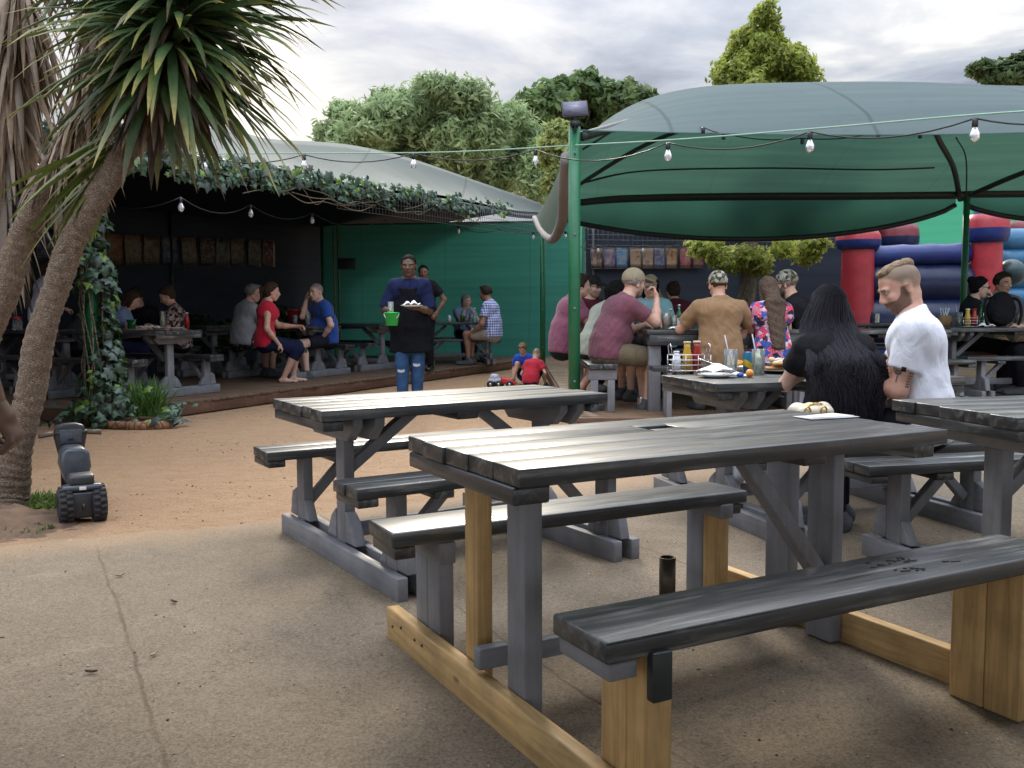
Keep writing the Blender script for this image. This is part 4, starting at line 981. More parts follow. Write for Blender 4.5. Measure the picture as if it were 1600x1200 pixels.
# ---- the other tables, from front to back
picnic('bare weathered picnic table in the middle, second from the camera, edge lit pale', (-.325, 4.44, 0), R(32), 1.46, .66, .725, by=.55)
picnic('picnic table with the condiment caddy and food, in front of the couple', (1.66, 5.2, 0), R(16))
picnic('empty picnic table cut off by the right edge of the picture', (2.37, 3.66, 0), R(13.6), nt=5)
picnic('picnic table under the shelter closest to the ivy column', (-4.45, 10.92, DZ), R(-24), 1.5, .72)
picnic('picnic table where the red tank top woman sits', (-3.42, 14.15, DZ), R(-24), 1.5, .72)
picnic('picnic table behind the waiter, against the green net', (-2.75, 15.95, DZ), R(-24), 1.6, .72)
picnic('picnic table of the man in checked shirt', (-1.05, 17.55, DZ), R(8), 1.5, .72, by=.62)
picnic('picnic table deep in the shelter behind the ivy column', (-6.1, 11.9, DZ), R(-24), 1.5, .72)
picnic('picnic table at the dark net, beyond the red tank top woman', (-5.2, 14.9, DZ), R(-24), 1.5, .72)
picnic('picnic table holding the black backpack at right', (5.62, 10.65, DZ), R(4), 1.7, .72)
picnic('empty picnic table in front of the inflatable castle', (5.35, 13.4, DZ), R(-8), 1.6, .72)
picnic('picnic table in the far dark corner beyond the big square table', (1.95, 13.0, DZ), R(6), 1.6, .72)
picnic('empty picnic table between the couple and the bouncy castle', (3.75, 8.95+.9, DZ), R(14), 1.5, .7)
# ---- big square table under the canopy
q = thing('picnic_table', 'big square picnic table with deep apron crowded with drinkers', 'picnic table', (2.02, 9.65, DZ), 0, 'charcoal and grey picnic tables')
m = MB(); planks(m, -.74, .74, -.8, .8, .78, .045, 11); m.build('tabletop', TOPX, q, bevel=.005)
m = MB()
for y in (-.77, .77): m.box((0, y, .685), (1.44, .05, .10))
for x in (-.70, .70): m.box((x, 0, .685), (.05, 1.48, .10))
m.build('apron', TOPX, q, bevel=.004)
for x in (-.66, .66):
    for y in (-.70, .70): m = MB(); m.box((x, y, .315), (.115, .10, .63)); m.build('leg', GRZ, q, bevel=.005)
    m = MB(); m.box((x, 0, .06), (.05, 1.28, .10)); m.build('runner', GRY, q, bevel=.004)
for (cx_, cy_, dx, dy) in ((-1.16, .12, .28, 1.9), (1.16, 0, .28, 1.6), (0, -1.12, 1.5, .28), (0, 1.12, 1.5, .28)):
    m = MB()
    if dx < dy: 
        for k in (-1, 1): m.box((cx_+k*.07, cy_, .437), (.134, dy, .045))
    else:
        for k in (-1, 1): m.box((cx_, cy_+k*.07, .437), (dx, .134, .045))
    m.build('bench_seat', TOPY if dx < dy else TOPX, q, bevel=.004)
    m = MB()
    if dx < dy:
        for sy in (-1, 1):
            m = MB(); m.box((cx_, cy_+sy*(dy/2-.05), .36), (.27, .045, .10)); m.build('bench_rail', GRX, q, bevel=.004)
            for k in (-1, 1): m = MB(); m.box((cx_+k*.08, cy_+sy*(dy/2-.05), .155), (.07, .045, .306)); m.build('bench_leg', GRZ, q, bevel=.004)
    else:
        for sx in (-1, 1):
            m = MB(); m.box((cx_+sx*(dx/2-.15), cy_, .36), (.045, .25, .10)); m.build('bench_rail', GRY, q, bevel=.004)
            for k in (-1, 1): m = MB(); m.box((cx_+sx*(dx/2-.15), cy_+k*.08, .155), (.045, .07, .306)); m.build('bench_leg', GRZ, q, bevel=.004)
tin = thing('tin_can', 'small steel tin standing at the foot of the square table', 'tin', G(1001, 640, DZ), 0)
TIN = plain('bare_tin', (.5, .5, .5), .3, .9)
def tincan(t, r, h):
    m = MB(); pr = [(.001, 0), (r, 0)]+[(r*(1+.02*(k % 2)), h*(.1+.8*k/9)) for k in range(10)]+[(r, h), (r*.9, h), (r*.88, .01), (.001, .01)]; m.lathe(pr, n=16); m.build('can', TIN, t, True)
tincan(tin, .038, .12)
# ================================================================ tableware
GL = NB('drinking_glass'); GL.p(col=(.9, .95, .95), rough=.03, trans=.88, spec=.6, ior=1.25); GL = GL.m
def liquid(name, col, tr=.3, rough=.1):
    b = NB(name); b.p(col=b.ramp(b.noise(30), [(.3, sc(col, .9)), (.7, sc(col, 1.1))]), rough=rough, trans=tr); return b.m
BEER = liquid('lager', (.55, .26, .03)); COLA = liquid('cola', (.02, .008, .005), .1); LEMO = liquid('lemonade', (.62, .68, .48)); WAT = liquid('water', (.6, .66, .68), .6)
FOAM = plain('foam', (.8, .76, .66), .8); WHITE = plain('white_crockery', (.75, .75, .74), .25); PAPER = cloth('white_napkin', (.78, .79, .82), .04, .3)
GBOT = NB('green_bottle_glass'); GBOT.p(col=(.015, .14, .05), rough=.06, spec=.7, trans=.25); GBOT = GBOT.m
CHROME = plain('chrome_wire', (.6, .62, .65), .15, 1)
def glass(label, p, h=.13, r=.035, liq=None, fill=.7, straw=False, foam=False, cat='glass', taper=.85):
    t = thing('drink_glass', label, cat, p); m = MB(); m.lathe([(.001, 0), (r*taper, 0), (r, h), (r*.94, h), (r*taper*.92, .008), (.001, .008)], n=16); m.build('glass', GL, t, True)
    if liq:
        hh = h*fill; rr = r*(taper+(1-taper)*fill)*.90
        m = MB(); m.lathe([(.001, .009), (r*taper*.90, .009), (rr, hh), (.001, hh)], n=14); m.build('drink', liq, t, True)
        if foam: m = MB(); m.lathe([(.001, hh+.001), (rr, hh+.001), (rr, hh+.02), (.001, hh+.022)], n=14); m.build('foam', FOAM, t, True)
    if straw: m = MB(); m.tube([(.01, 0, .012), (-.035, .01, h+.085)], .0038, 7); m.build('straw', plain('grey_straw', (.45, .47, .55), .4), t, True)
    return t
def bottle(label, p, h=.2, r=.03, mat=GBOT, capm=None, cat='bottle', neck=.4, labelm=None, stuff=None):
    t = thing('bottle', label, cat, p); m = MB(); m.lathe([(.001, 0), (r, 0), (r, h*.55), (r*.9, h*.62), (r*neck, h*.78), (r*neck, h*.95), (.001, h*.95)], n=16); m.build('body', mat, t, True)
    m = MB(); m.lathe([(.001, 0), (r*neck*1.15, 0), (r*neck*1.15, h*.07), (.001, h*.07)], (0, 0, h*.94), 12); m.build('cap', capm or WHITE, t, True)
    if labelm: m = MB(); m.lathe([(r*1.015, h*.16), (r*1.015, h*.45)], n=16); o_ = m.build('label', labelm, t, True)
    return t
def bucket(label, p, col, h=.17, r=.085):
    t = thing('bucket', label, 'bucket', p); mt = plain('bucket_plastic_%d' % int(col[0]*99), col, .35)
    m = MB(); m.lathe([(.001, 0), (r*.78, 0), (r*.98, h*.93), (r*1.05, h*.93), (r*1.05, h), (r*.94, h), (r*.75, .01), (.001, .01)], n=20); m.build('pail', mt, t, True)
    a = np.linspace(0, np.pi, 12); m = MB(); m.tube(np.stack([np.cos(a)*r, -.02-np.sin(a)*r*.4, h*.9-np.sin(a)*h*.45], 1), .004, 6); m.build('handle', WHITE, t, True); return t
def plate(label, p, r=.11, mat=None, cat='plate'):
    t = thing('plate', label, cat, p); m = MB(); m.lathe([(.001, .004), (r*.6, .003), (r*.62, 0), (r*.66, .004), (r, .016), (r*.99, .019), (r*.62, .008), (.001, .008)], n=24); m.build('dish', mat or WHITE, t, True); return t
def crumple(name, label, p, sx, sy, h, mat=None, seed=1, cat='napkin', parent=None):
    r = np.random.default_rng(seed); n = 12; x = np.linspace(-sx/2, sx/2, n); y = np.linspace(-sy/2, sy/2, n); X_, Y_ = np.meshgrid(x, y, indexing='ij')
    Z_ = .004+h*np.abs(np.sin(X_*r.uniform(20, 45)+r.uniform(0, 6)+Y_*r.uniform(-25, 25)))*np.exp(-((X_/sx)**2+(Y_/sy)**2)*3)+.1*h*r.random((n, n))
    X_ = X_+r.normal(size=(n, n))*sx*.02; m = MB(); m.grid(np.stack([X_, Y_, Z_], -1)); o_ = m.build(name, mat or PAPER, parent, False, 0, tuple(float(q_) for q_ in p))
    s_ = o_.modifiers.new('thickness', 'SOLIDIFY'); s_.thickness = .0015
    if label: tag(o_, label, cat)
    return o_
def caddy(label, p, rz=0, extra=True):
    t = thing('condiment_caddy', label, 'condiment caddy', p, rz); m = MB(); w, d, h = .115, .05, .105
    for z in (.012, .045, .075, h):
        m.tube([(-w, -d, z), (w, -d, z), (w, d, z), (-w, d, z), (-w, -d, z)], .0028, 6)
    for x in (-w, -w/3, w/3, w):
        for y in (-d, d): m.tube([(x, y, 0), (x, y, h)], .0025, 6)
    for x in np.linspace(-w, w, 7): m.tube([(x, -d, .012), (x, d, .012)], .002, 5)
    for s_ in (-1, 1): m.tube(cat_curve([(s_*w, -d*.5, h), (s_*(w+.006), -d*.5, h+.05), (s_*(w+.004), 0, h+.062), (s_*(w+.006), d*.5, h+.05), (s_*w, d*.5, h)], 14), .003, 6)
    m.build('wire_frame', CHROME, t, True); return t
# --- things on the food table
TT = .762
def onT(px, py, z=TT): return G(px, py, z)
c = onT(1076, 583); cq = caddy('chrome wire caddy with sauces on the food table', c, R(10))
MUST = plain('mustard', (.52, .30, .03), .25); KETC = plain('ketchup', (.30, .02, .012), .25); SHK = plain('white_plastic', (.72, .74, .8), .35)
def sauce(label, dx, mat, capm, h=.165, r=.027, neck=.72, dy=0, base=c, rz=R(10)):
    p = np.array(base)+rot('Z', rz)@np.array([dx, dy, .016]); return bottle(label, p, h, r, mat, capm, 'sauce bottle', neck)
sauce('yellow mustard bottle in the food table caddy', -.012, MUST, plain('beige_cap', (.55, .45, .25), .5)); sauce('red tomato sauce bottle in the food table caddy', .048, KETC, plain('pale_cap', (.6, .5, .35), .5), .168, .028)
sauce('squat white salt shaker in the food table caddy', -.078, SHK, SHK, .11, .026, .6)
p = onT(1118, 590.5); plate('plate under crumpled napkins on food table', p, .10); crumple('napkin', 'crumpled white napkin lying on the plate', p+[0, 0, .02], .19, .13, .05, None, 3); crumple('napkin', 'flat crumpled napkin beside the orange ball', onT(1151, 590), .15, .07, .02, None, 5)
m = MB(); m.bar((-.09, 0, 0), (.06, 0, .05), .012, .002); m.box((.085, 0, .058), (.05, .022, .002), rot('Y', -.32)); o = m.build('fork', CHROME, None, loc=tuple(p+[.01, -.01, .035])); tag(o, 'steel fork leaning over the crumpled napkin', 'fork'); o.rotation_euler[2] = 2.6
glass('nearly empty glass with a grey straw beside the fries', onT(1141, 584), .135, .042, WAT, .2, True)
fp = onT(1156, 578); plate('small plate of fries behind the blue can', fp, .09)
m = MB()
for i in range(26): a = rj(3.1); m.bar((rj(.045), rj(.03), .012+random.random()*.03), (rj(.06), rj(.04), .02+random.random()*.035), .008, .008)
o = m.build('fries', plain('fried_potato', (.62, .36, .07), .5), None, loc=tuple(fp+[0, 0, .006])); tag(o, 'heap of golden fries on the small plate', 'fries')
def can_mat():
    b = NB('blue_can_print'); s_ = b.n('ShaderNodeSeparateXYZ'); b.l(b.co, s_.inputs[0]); v = b.math('ADD', s_.outputs[2], b.math('MULTIPLY', s_.outputs[0], .55))
    c_ = b.ramp(b.math('MULTIPLY', v, 8.), [(0, (.01, .10, .2)), (.22, (.55, .36, .02)), (.5, (.55, .36, .02)), (.53, (.015, .14, .26))]); b.t.nodes[-1]; 
    for n_ in b.t.nodes:
        if n_.type == 'VALTORGB': n_.color_ramp.interpolation = 'CONSTANT'
    return b.p(col=c_, rough=.3, metal=.3)
cn = thing('drink_can', 'blue and yellow soda can on the food table', 'can', onT(1168, 584)); m = MB(); m.lathe([(.001, 0), (.024, 0), (.029, .008), (.029, .11), (.024, .12), (.024, .122), (.001, .12)], n=18); m.build('can', can_mat(), cn, True); m = MB(); m.lathe([(.001, .1205), (.0235, .1215), (.001, .1225)], n=14); m.build('lid', CHROME, cn)
o = MB().ell((0, 0, .022), (.022,)*3, n=16, k=12).build('ball', plain('orange_ball', (.75, .28, .05), .4), None, True, 0, tuple(onT(1171, 591))); tag(o, 'small orange ball beside the blue can', 'ball')
o = MB().ell((0, 0, .014), (.02, .013, .013)).build('sweet', plain('blue_wrapper', (.03, .12, .5), .3), None, True, 0, tuple(onT(1156, 591))); tag(o, 'small blue wrapped sweet on the napkin', 'sweet')
glass('tumbler of pale lemonade with ice and straw', onT(1184, 587), .145, .038, LEMO, .68, True)
pp_ = onT(1219, 584); plate('dark plate holding the toasted sandwiches', pp_, .145, BLACKP)
m = MB()
for i, (x, y, a) in enumerate(((-.06, -.02, .3), (.02, .02, -.4), (.08, -.01, .9), (-.01, -.05, 2.), (.05, .05, 1.4))): m.prism(np.array([(-.06, -.05), (.07, -.04), (.0, .07)])@rot('Z', a)[:2, :2].T+[x, y], .015+.009*i, .032+.009*i, 2)
o = m.build('toast', M('toasted_bread', (.46, .24, .09), .8, .35, 14, .4, 60), None, loc=tuple(pp_+[0, 0, .004]), bevel=.006); tag(o, 'toasted sandwich wedges stacked on the dark plate', 'food')
m = MB()
for i in range(9): m.ell((rj(.075), rj(.045), .055+random.random()*.02), (.03+rj(.008), .022, .016+rj(.005)), rot('Z', rj(3)), 9, 6)
o = m.build('topping', M('creamy_topping', (.55, .46, .33), .6, .3, 20, .4, 50), None, True, 0, tuple(pp_)); tag(o, 'creamy mushroom topping heaped on the toast', 'food')
o = MB().ell((0, 0, .012), (.035, .018, .012)).build('lime_wedge', plain('lime_green', (.25, .5, .08), .4), None, True, 0, tuple(onT(1262, 591))); tag(o, 'lime wedge at the edge of dark plate', 'lime')
# paper on the near table
pn = G(1290, 653, .7635); m = MB(); m.box((0, 0, 0), (.20, .10, .001)); m.box((.02, .01, .0015), (.15, .09, .001), rot('Z', .2)); o = m.build('paper_slip', PAPER, None, loc=tuple(pn)); o.rotation_euler[2] = .35; tag(o, 'white paper slip on the far corner of nearest table', 'paper')
# handbag
hb_ = thing('handbag', 'cream quilted handbag with gold chain beside the black-haired woman', 'handbag', (1.41, 4.40, .46), R(14))
BAG = M('cream_leather', (.66, .60, .46), .45, .06, 10, .2, 60); GOLD = plain('gold', (.65, .42, .12), .25, 1)
v, q_ = solid([seg((-.085, 0, .05), (.085, 0, .05), .05, .05), seg((-.075, 0, .19), (.075, 0, .19), .034, .034), seg((-.08, 0, .05), (-.07, 0, .19), .048, .036), seg((.08, 0, .05), (.07, 0, .19), .048, .036), seg((0, 0, .05), (0, 0, .19), .05, .036)], .006, .03, wr=.003, wrs=40); ob('bag_body', npmesh('bag', v, q_, True), BAG, hb_)
v, q_ = solid([seg((-.07, -.035, .19), (.07, -.035, .19), .022, .022), seg((-.065, -.044, .12), (.065, -.044, .12), .016, .016), seg((-.068, -.04, .19), (-.065, -.044, .12), .02, .016), seg((.068, -.04, .19), (.065, -.044, .12), .02, .016), seg((0, -.04, .19), (0, -.044, .12), .022, .017)], .006, .03, wr=.002, wrs=40); ob('flap', npmesh('flap', v, q_, True), BAG, hb_)
for x in (-.055, .03): m = MB(); a = np.linspace(0, 2*np.pi, 14); m.tube(np.stack([x+.016*np.cos(a), -.066+0*a, .195+.022*np.sin(a)], 1), .004, 6, False); m.build('ring', GOLD, hb_, True)
m = MB()
P = cat_curve([(-.055, -.06, .20), (-.02, -.03, .224), (.05, -.02, .224), (.10, .0, .17)], 40)
for i in range(0, 39): m.ell(P[i], (.007, .004, .004), rot('Z', i*.8), 6, 4)
m.build('chain', GOLD, hb_, True)
# --- square table drinks (deck height)
ST = DZ+.782
def onS(px, d, z=ST): return W(px, 500, d)*[1, 1, 0]+[0, 0, z]
glass('half full mug of amber beer in front of the khaki cap man', onS(1041, 9.1), .155, .045, BEER, .75, False, True)
glass('tall dark cola glass on the square table', onS(1027, 9.25), .17, .038, COLA, .6); glass('cola glass behind the beer mug', onS(1013, 9.4), .17, .036, COLA, .6)
bottle('green beer bottle on the square table', onS(1061, 9.3), .24, .031, GBOT, plain('silver_cap', (.6, .6, .6), .3, .8), 'bottle', .42, PAPER)
glass('yellowish drink in a tumbler beside the green bottle', onS(1053, 9.15), .14, .036, LEMO, .6); glass('iced tea glass near the tan shirt man', onS(1080, 9.2), .15, .04, BEER, .55)
crumple('napkin', 'white napkin on the corner of the square table', onS(1058, 8.95), .16, .07, .03, None, 8)
bottle('small clear bottle farther back on the square table', onS(1048, 10.0), .2, .03, GL, WHITE)
# --- shelter tables
T1 = np.array([-4.45, 10.92]); z1 = DZ+.762
def onD(px, d, z=z1): return W(px, 500, d)*[1, 1, 0]+[0, 0, z]
glass('tall pale beer with foam on the shelter table', onD(254, 11.9), .22, .038, plain('pilsner', (.55, .42, .12), .2), .85, False, True)
bucket('green plastic bucket on the shelter table', onD(205, 11.9), (.02, .22, .08), .12, .06); bottle('red sauce bottle at the floral blouse woman', onD(292, 12.0), .2, .03, KETC, WHITE, 'sauce bottle', .6)
crumple('napkin', 'pale paper and food litter on the shelter table', onD(232, 11.8), .3, .12, .05, PAPER, 4)
plate('white plate on the shelter table near floral blouse woman', onD(268, 11.8), .13)
jar = thing('jar', 'squat glass jar with red lid beyond the yucca trunks', 'jar', onD(27, 11.3)); m = MB(); m.lathe([(.001, 0), (.05, 0), (.055, .02), (.055, .1), (.045, .12), (.001, .12)], n=14); m.build('glass', GL, jar, True); m = MB(); m.lathe([(.001, .12), (.052, .12), (.052, .16), (.001, .165)], n=14); m.build('lid', plain('red_lid', (.35, .03, .05), .4), jar, True)
bucket('red plastic bucket before the man in blue polo', onD(461, 14.1), (.32, .02, .02), .24, .125)
glass('dark cola glass in front of the red bucket', onD(461, 13.85), .16, .04, COLA, .6); glass('glass of dark stout near the blue polo man', onD(481, 13.8), .16, .04, COLA, .75, False, True)
bottle('clear water bottle beside the checked shirt man', onD(742, 17.4), .26, .035, GL, WHITE); bottle('green bottle at the checked shirt man', onD(722, 17.3), .2, .04, GBOT, GBOT)
glass('stout glass on the checked shirt table', onD(729, 17.25), .12, .04, COLA, .7); glass('clear tumbler on the checked shirt table', onD(736, 17.5), .15, .04, WAT, .6); glass('peach coloured drink behind the waitress', onD(680, 17.2), .14, .05, plain('peach_drink', (.6, .25, .18), .3), .7)
sh_ = thing('salt_shaker', 'white shaker at the left of the checked shirt table', 'shaker', onD(702, 17.15)); m = MB(); m.lathe([(.001, 0), (.035, 0), (.03, .1), (.02, .13), (.001, .135)], n=12); m.build('body', SHK, sh_, True); m = MB(); m.lathe([(.001, .1355), (.015, .136), (.001, .14)], n=10); m.build('top', CHROME, sh_, True)
# --- backpack table
B8 = onD(1518, 10.5); caddy('chrome caddy with sauces on the backpack table', B8, 0); sauce('mustard bottle in the backpack table caddy', -.045, MUST, WHITE, .19, .03, .7, 0, B8, 0); sauce('red sauce bottle in the backpack table caddy', .03, KETC, KETC, .19, .03, .7, 0, B8, 0)
glass('cola glass beside the sunglasses woman', onD(1498, 10.75), .17, .04, COLA, .6, True); bottle('green beer bottle held up beside grey shirt man', onD(1533, 10.75), .26, .032, GBOT, GBOT); glass('takeaway cup at the right edge of the backpack table', onD(1592, 10.6), .16, .045, plain('paper_cup', (.42, .28, .2), .6), .97)
jb = thing('wicker_basket', 'basket of cutlery and straws by the sunglasses woman', 'basket', onD(1477, 10.9)); m = MB(); m.lathe([(.001, 0), (.075, 0), (.085, .13), (.078, .13), (.07, .01), (.001, .01)], n=16); m.build('basket', M('wicker', (.28, .17, .08), .8, .35, 30, .6, 70), jb, True); m = MB()
for i in range(6): m.tube([(rj(.03), rj(.03), .05), (rj(.08), rj(.05), .22)], .005, 5)
m.build('cutlery', SHK, jb, True)
bk = thing('backpack', 'black backpack slumped on the table in front of grey shirt man', 'backpack', onD(1563, 10.55), R(-10)); BKM = cloth('black_nylon', (.014, .014, .017), .2, .6)
bkp = []
v, q_ = solid([ellp((0, 0, .19), (.155, .10, .19)), ellp((0, -.08, .12), (.12, .05, .10)), ellp((.01, .02, .30), (.11, .08, .09))], .012, .04, [((0, 0, 0.002), (0, 0, -1))], .006, 30); ob('pack', npmesh('pack', v, q_, True), BKM, bk)
for s_ in (-1, 1): m = MB(); m.tube(cat_curve([(s_*.07, .08, .33), (s_*.17, -.02, .30), (s_*.19, -.08, .15), (s_*.16, -.09, .02)], 14), .016, 7); m.build('strap', BKM, bk, True)
crumple('napkin', 'white napkin left of the black backpack', onD(1540, 10.4), .18, .09, .05, None, 12)
tn = thing('tin_can', 'steel tin on the empty table in front of the castle', 'tin', (W(1369, 490, 13.3)[0], 13.3, DZ+.762)); tincan(tn, .045, .15)
# ================================================================ foliage
LEAF = attr_mat('leaf', .55, 0, 0, 100, .4, .48, .15); LEAFG = attr_mat('ivy_leaf', .38, 0, 0, 100, .5, .2, .15); BLADE = attr_mat('yucca_blade', .45, 0, .1, 60, .5, .15, .2)
def bark(name, a, b_, scale=7, ring=0):
    b = NB(name); src = b.map((1, 1, .5) if not ring else (1, 1, 1)); v = b.vor(scale*2.2, b.map((1, 1, 1.9 if ring else .35)), 'DISTANCE_TO_EDGE'); n = b.noise(scale, 6, .7, src)
    c = b.mix(b.ramp(v, [(.0, .75), (.09, 0.0)]), b.ramp(n, [(.3, a), (.7, b_)]), sc(a, .35)); b.p(col=c, rough=.9, spec=.2)
    h = b.math('ADD', n, b.math('MULTIPLY', b.math('MINIMUM', v, .2), 3.)); b.bump(h, .8, .02); return b.m
BARK = bark('grey_bark', (.10, .075, .055), (.19, .15, .115)); YBARK = bark('yucca_bark', (.17, .12, .085), (.36, .28, .21), 27, 1)
def leaves(P, N, size, cols, asp=.45, rng=RNG, fold=.25, var=.6):
    """diamond leaves at P facing roughly N"""
    n = len(P); a = rng.normal(size=(n, 3)); a -= (a*N).sum(1, keepdims=True)*N; a /= np.linalg.norm(a, axis=1, keepdims=True); b = np.cross(N, a)
    s = size*(1+var*rng.uniform(-1, 1, n))[:, None]
    v = np.stack([P-a*s, P+b*s*asp+N*s*fold*.3, P+a*s, P-b*s*asp+N*s*fold*.3], 1).reshape(-1, 3)
    q = np.arange(4*n).reshape(-1, 4); c = np.repeat(cols, 4, 0); return v, q, c
def rand_dirs(n, rng=RNG): v = rng.normal(size=(n, 3)); return v/np.linalg.norm(v, axis=1, keepdims=True)
def limb(m, a, b, r0, r1, wob=.1, n=8, rng=RNG):
    f = np.linspace(0, 1, n)[:, None]; P = np.array(a)*(1-f)+np.array(b)*f; L = np.linalg.norm(np.array(b)-a)
    P[1:-1] += rng.normal(size=(n-2, 3))*wob*L/n; m.tube(P, np.linspace(r0, r1, n), 8)
def tree(name, label, base, height, clumps, leaf, nleaf, col, colv=.35, trunk_r=.2, droop=0, yellow=None, asp=.45, cat='tree', bare=.25, gap=.0, seed=1):
    """clumps: list of (dx,dy,z,rx,ry,rz)"""
    rng = np.random.default_rng(seed); t = thing(name, label, cat, base); m = MB()
    top = np.array([0, 0, height*.75]); limb(m, (0, 0, -.1), top*[1, 1, .55], trunk_r, trunk_r*.6, .15, 8, rng)
    for c in clumps[::max(1, len(clumps)//8)]: limb(m, top*[1, 1, .3+.3*rng.random()], np.array(c[:3]), trunk_r*.4, trunk_r*.08, .25, 8, rng)
    m.build('trunk', BARK, t, True)
    vol = np.array([(c[3]*c[4]*c[5])**(2/3) for c in clumps]); cnt = (nleaf*vol/vol.sum()).astype(int)
    P = []; N = []; C = []
    for c, k in zip(clumps, cnt):
        d = rand_dirs(k, rng); r = rng.uniform(bare, 1, k)**.5; sub = 1+.22*np.sin(d@rng.normal(size=3)*5)+.18*np.sin(d@rng.normal(size=3)*9)
        p = d*r[:, None]*sub[:, None]*np.array(c[3:6])+np.array(c[:3])
        if droop: p[:, 2] -= droop*rng.random(k)**2*c[5]
        nn = d*.7+rand_dirs(k, rng)*.8+np.array([0, 0, .35]); P.append(p); N.append(nn/np.linalg.norm(nn, axis=1, keepdims=True))
        base_c = np.array(col)*(1+colv*rng.uniform(-.6, .6)); cc = base_c[None]*(1+colv*rng.uniform(-1, 1, (k, 1)))
        if yellow is not None: y = rng.random((k, 1))**2; cc = cc*(1-y)+np.array(yellow)*y
        C.append(cc)
    v, q, c = leaves(np.concatenate(P), np.concatenate(N), leaf, np.concatenate(C), asp, rng)
    ob('crown', npmesh('crown', v, q, False, col=c), LEAF, t); return t
def blob_clumps(n, R_, zc, rz, cr, rng, flat=1.0, low=-.6):
    o = []
    for i in range(n):
        d = rng.normal(size=3); d /= np.linalg.norm(d); d[2] = max(d[2], low); r = rng.uniform(.45, 1); k = cr*rng.uniform(.7, 1.35); o.append((d[0]*R_*r, d[1]*R_*r, zc+d[2]*rz*r, k, k, k*flat))
    return o
def P2(px, py, d): p = W(px, py, d); return p
r_ = np.random.default_rng(5)
def pxclumps(d, base_x, spec, depth=1.5, rng=r_):
    o = []
    for (px, py, rx, rz) in spec:
        p = W(px, py, d); s_ = d/FPX; o.append((p[0]-base_x, rng.uniform(-depth, depth), p[2], rx*s_, rx*s_*1.1, rz*s_))
    return o
# feathery pepper-like tree beyond the shelter
bx_ = W(660, 300, 33)[0]
sp_ = [(508, 205, 28, 32), (520, 160, 16, 18), (545, 178, 26, 22), (560, 230, 34, 38), (596, 200, 36, 34), (600, 160, 18, 20), (642, 165, 38, 28), (690, 148, 34, 18), (735, 160, 36, 22), (700, 195, 50, 40), (640, 225, 46, 44), (765, 200, 38, 36), (800, 180, 30, 20), (815, 225, 40, 45), (760, 260, 50, 45), (690, 270, 55, 45), (840, 270, 34, 48), (590, 265, 40, 30), (830, 205, 22, 25), (865, 300, 25, 25), (690, 175, 46, 34), (720, 215, 50, 40), (660, 190, 40, 40), (625, 190, 36, 30)]
tree('pepper_tree', 'feathery grey-green tree with drooping foliage beyond the shelter roof', (bx_, 33, 0), 8, pxclumps(33, bx_, sp_, 1.6), .14, 64000, (.25, .35, .17), .3, .22, .5, (.36, .46, .24), .28, bare=.0, seed=2)
bx_ = W(915, 200, 48)[0]
sp_ = [(842, 165, 34, 26), (872, 140, 34, 24), (905, 150, 36, 24), (945, 140, 30, 18), (985, 150, 30, 22), (860, 190, 40, 30), (915, 185, 45, 35), (965, 180, 40, 30), (1000, 170, 24, 20), (890, 240, 50, 40), (990, 200, 40, 30)]
tree('broadleaf_tree', 'dark green rounded tree behind the solar panel', (bx_, 48, 0), 11, pxclumps(48, bx_, sp_, 2.5), .20, 26000, (.085, .15, .055), .45, .4, 0, (.16, .23, .075), .55, seed=3)
bx_ = W(876, 220, 29)[0]
sp_ = [(872, 218, 22, 22), (858, 240, 18, 18), (882, 250, 22, 26), (870, 285, 24, 26), (898, 235, 16, 20)]
tree('small_tree', 'yellowish small tree left of the thick green post', (bx_, 29, 0), 5, pxclumps(29, bx_, sp_, .5), .10, 6000, (.24, .31, .11), .35, .12, 0, (.38, .41, .13), .5, seed=4)
bx_ = W(1570, 120, 42)[0]
sp_ = [(1535, 112, 20, 10), (1560, 106, 22, 11), (1590, 104, 24, 12), (1575, 130, 40, 24), (1620, 115, 30, 20)]
tree('broadleaf_tree', 'dark tree peeking over the canopy at the top right', (bx_, 42, 0), 10, pxclumps(42, bx_, sp_, 1.5), .17, 9000, (.06, .10, .04), .4, .3, 0, (.1, .15, .05), .5, seed=6)
# conifer-like tree that grows through the gap behind the canopy
bx_ = W(1172, 450, 18.2)[0]; sp_ = []
rr = np.random.default_rng(8)
for py in range(28, 135, 9):
    w_ = 8+(py-20)*.72
    K = max(2, int(w_/5.5))
    for k in range(K): sp_.append((1190+((k+.5)/K*2-1)*w_*.86+rr.uniform(-4, 4), py+rr.uniform(-6, 6), 8+rr.uniform(0, 4)+w_*.07, 10+rr.uniform(0, 5)+w_*.05))
for k in range(16): sp_.append((1185+rr.uniform(-1, 1)*70, rr.uniform(140, 330), 34, 34))
for k in range(20): a = rr.uniform(-1, 1); sp_.append((1178+a*88, 390+22*(1-a*a)+rr.uniform(-18, 8), 22, 15))
tt = tree('cypress_tree', 'sunlit yellow-green pointed tree rising behind the canopy, trunk among the tables', (bx_, 18.2, 0), 6.6, pxclumps(18.2, bx_, sp_, .75), .054, 56000, (.21, .28, .06), .45, .16, 0, (.50, .50, .10), .45, seed=9)
m = MB(); m.tube(cat_curve([(-.15, 0, 0), (-.1, 0, 1.1), (-.02, .02, 1.7), (0, 0, 2.3), (.05, 0, 4)], 12), [.2, .19, .18, .175, .17, .16, .15, .14, .13, .12, .1, .08], 10)
old = [c for c in tt.children if c.name.startswith('trunk')][0]; m2 = m.build('trunk', bark('pale_bark', (.14, .115, .09), (.25, .21, .17)), tt, True); bpy.data.objects.remove(old)
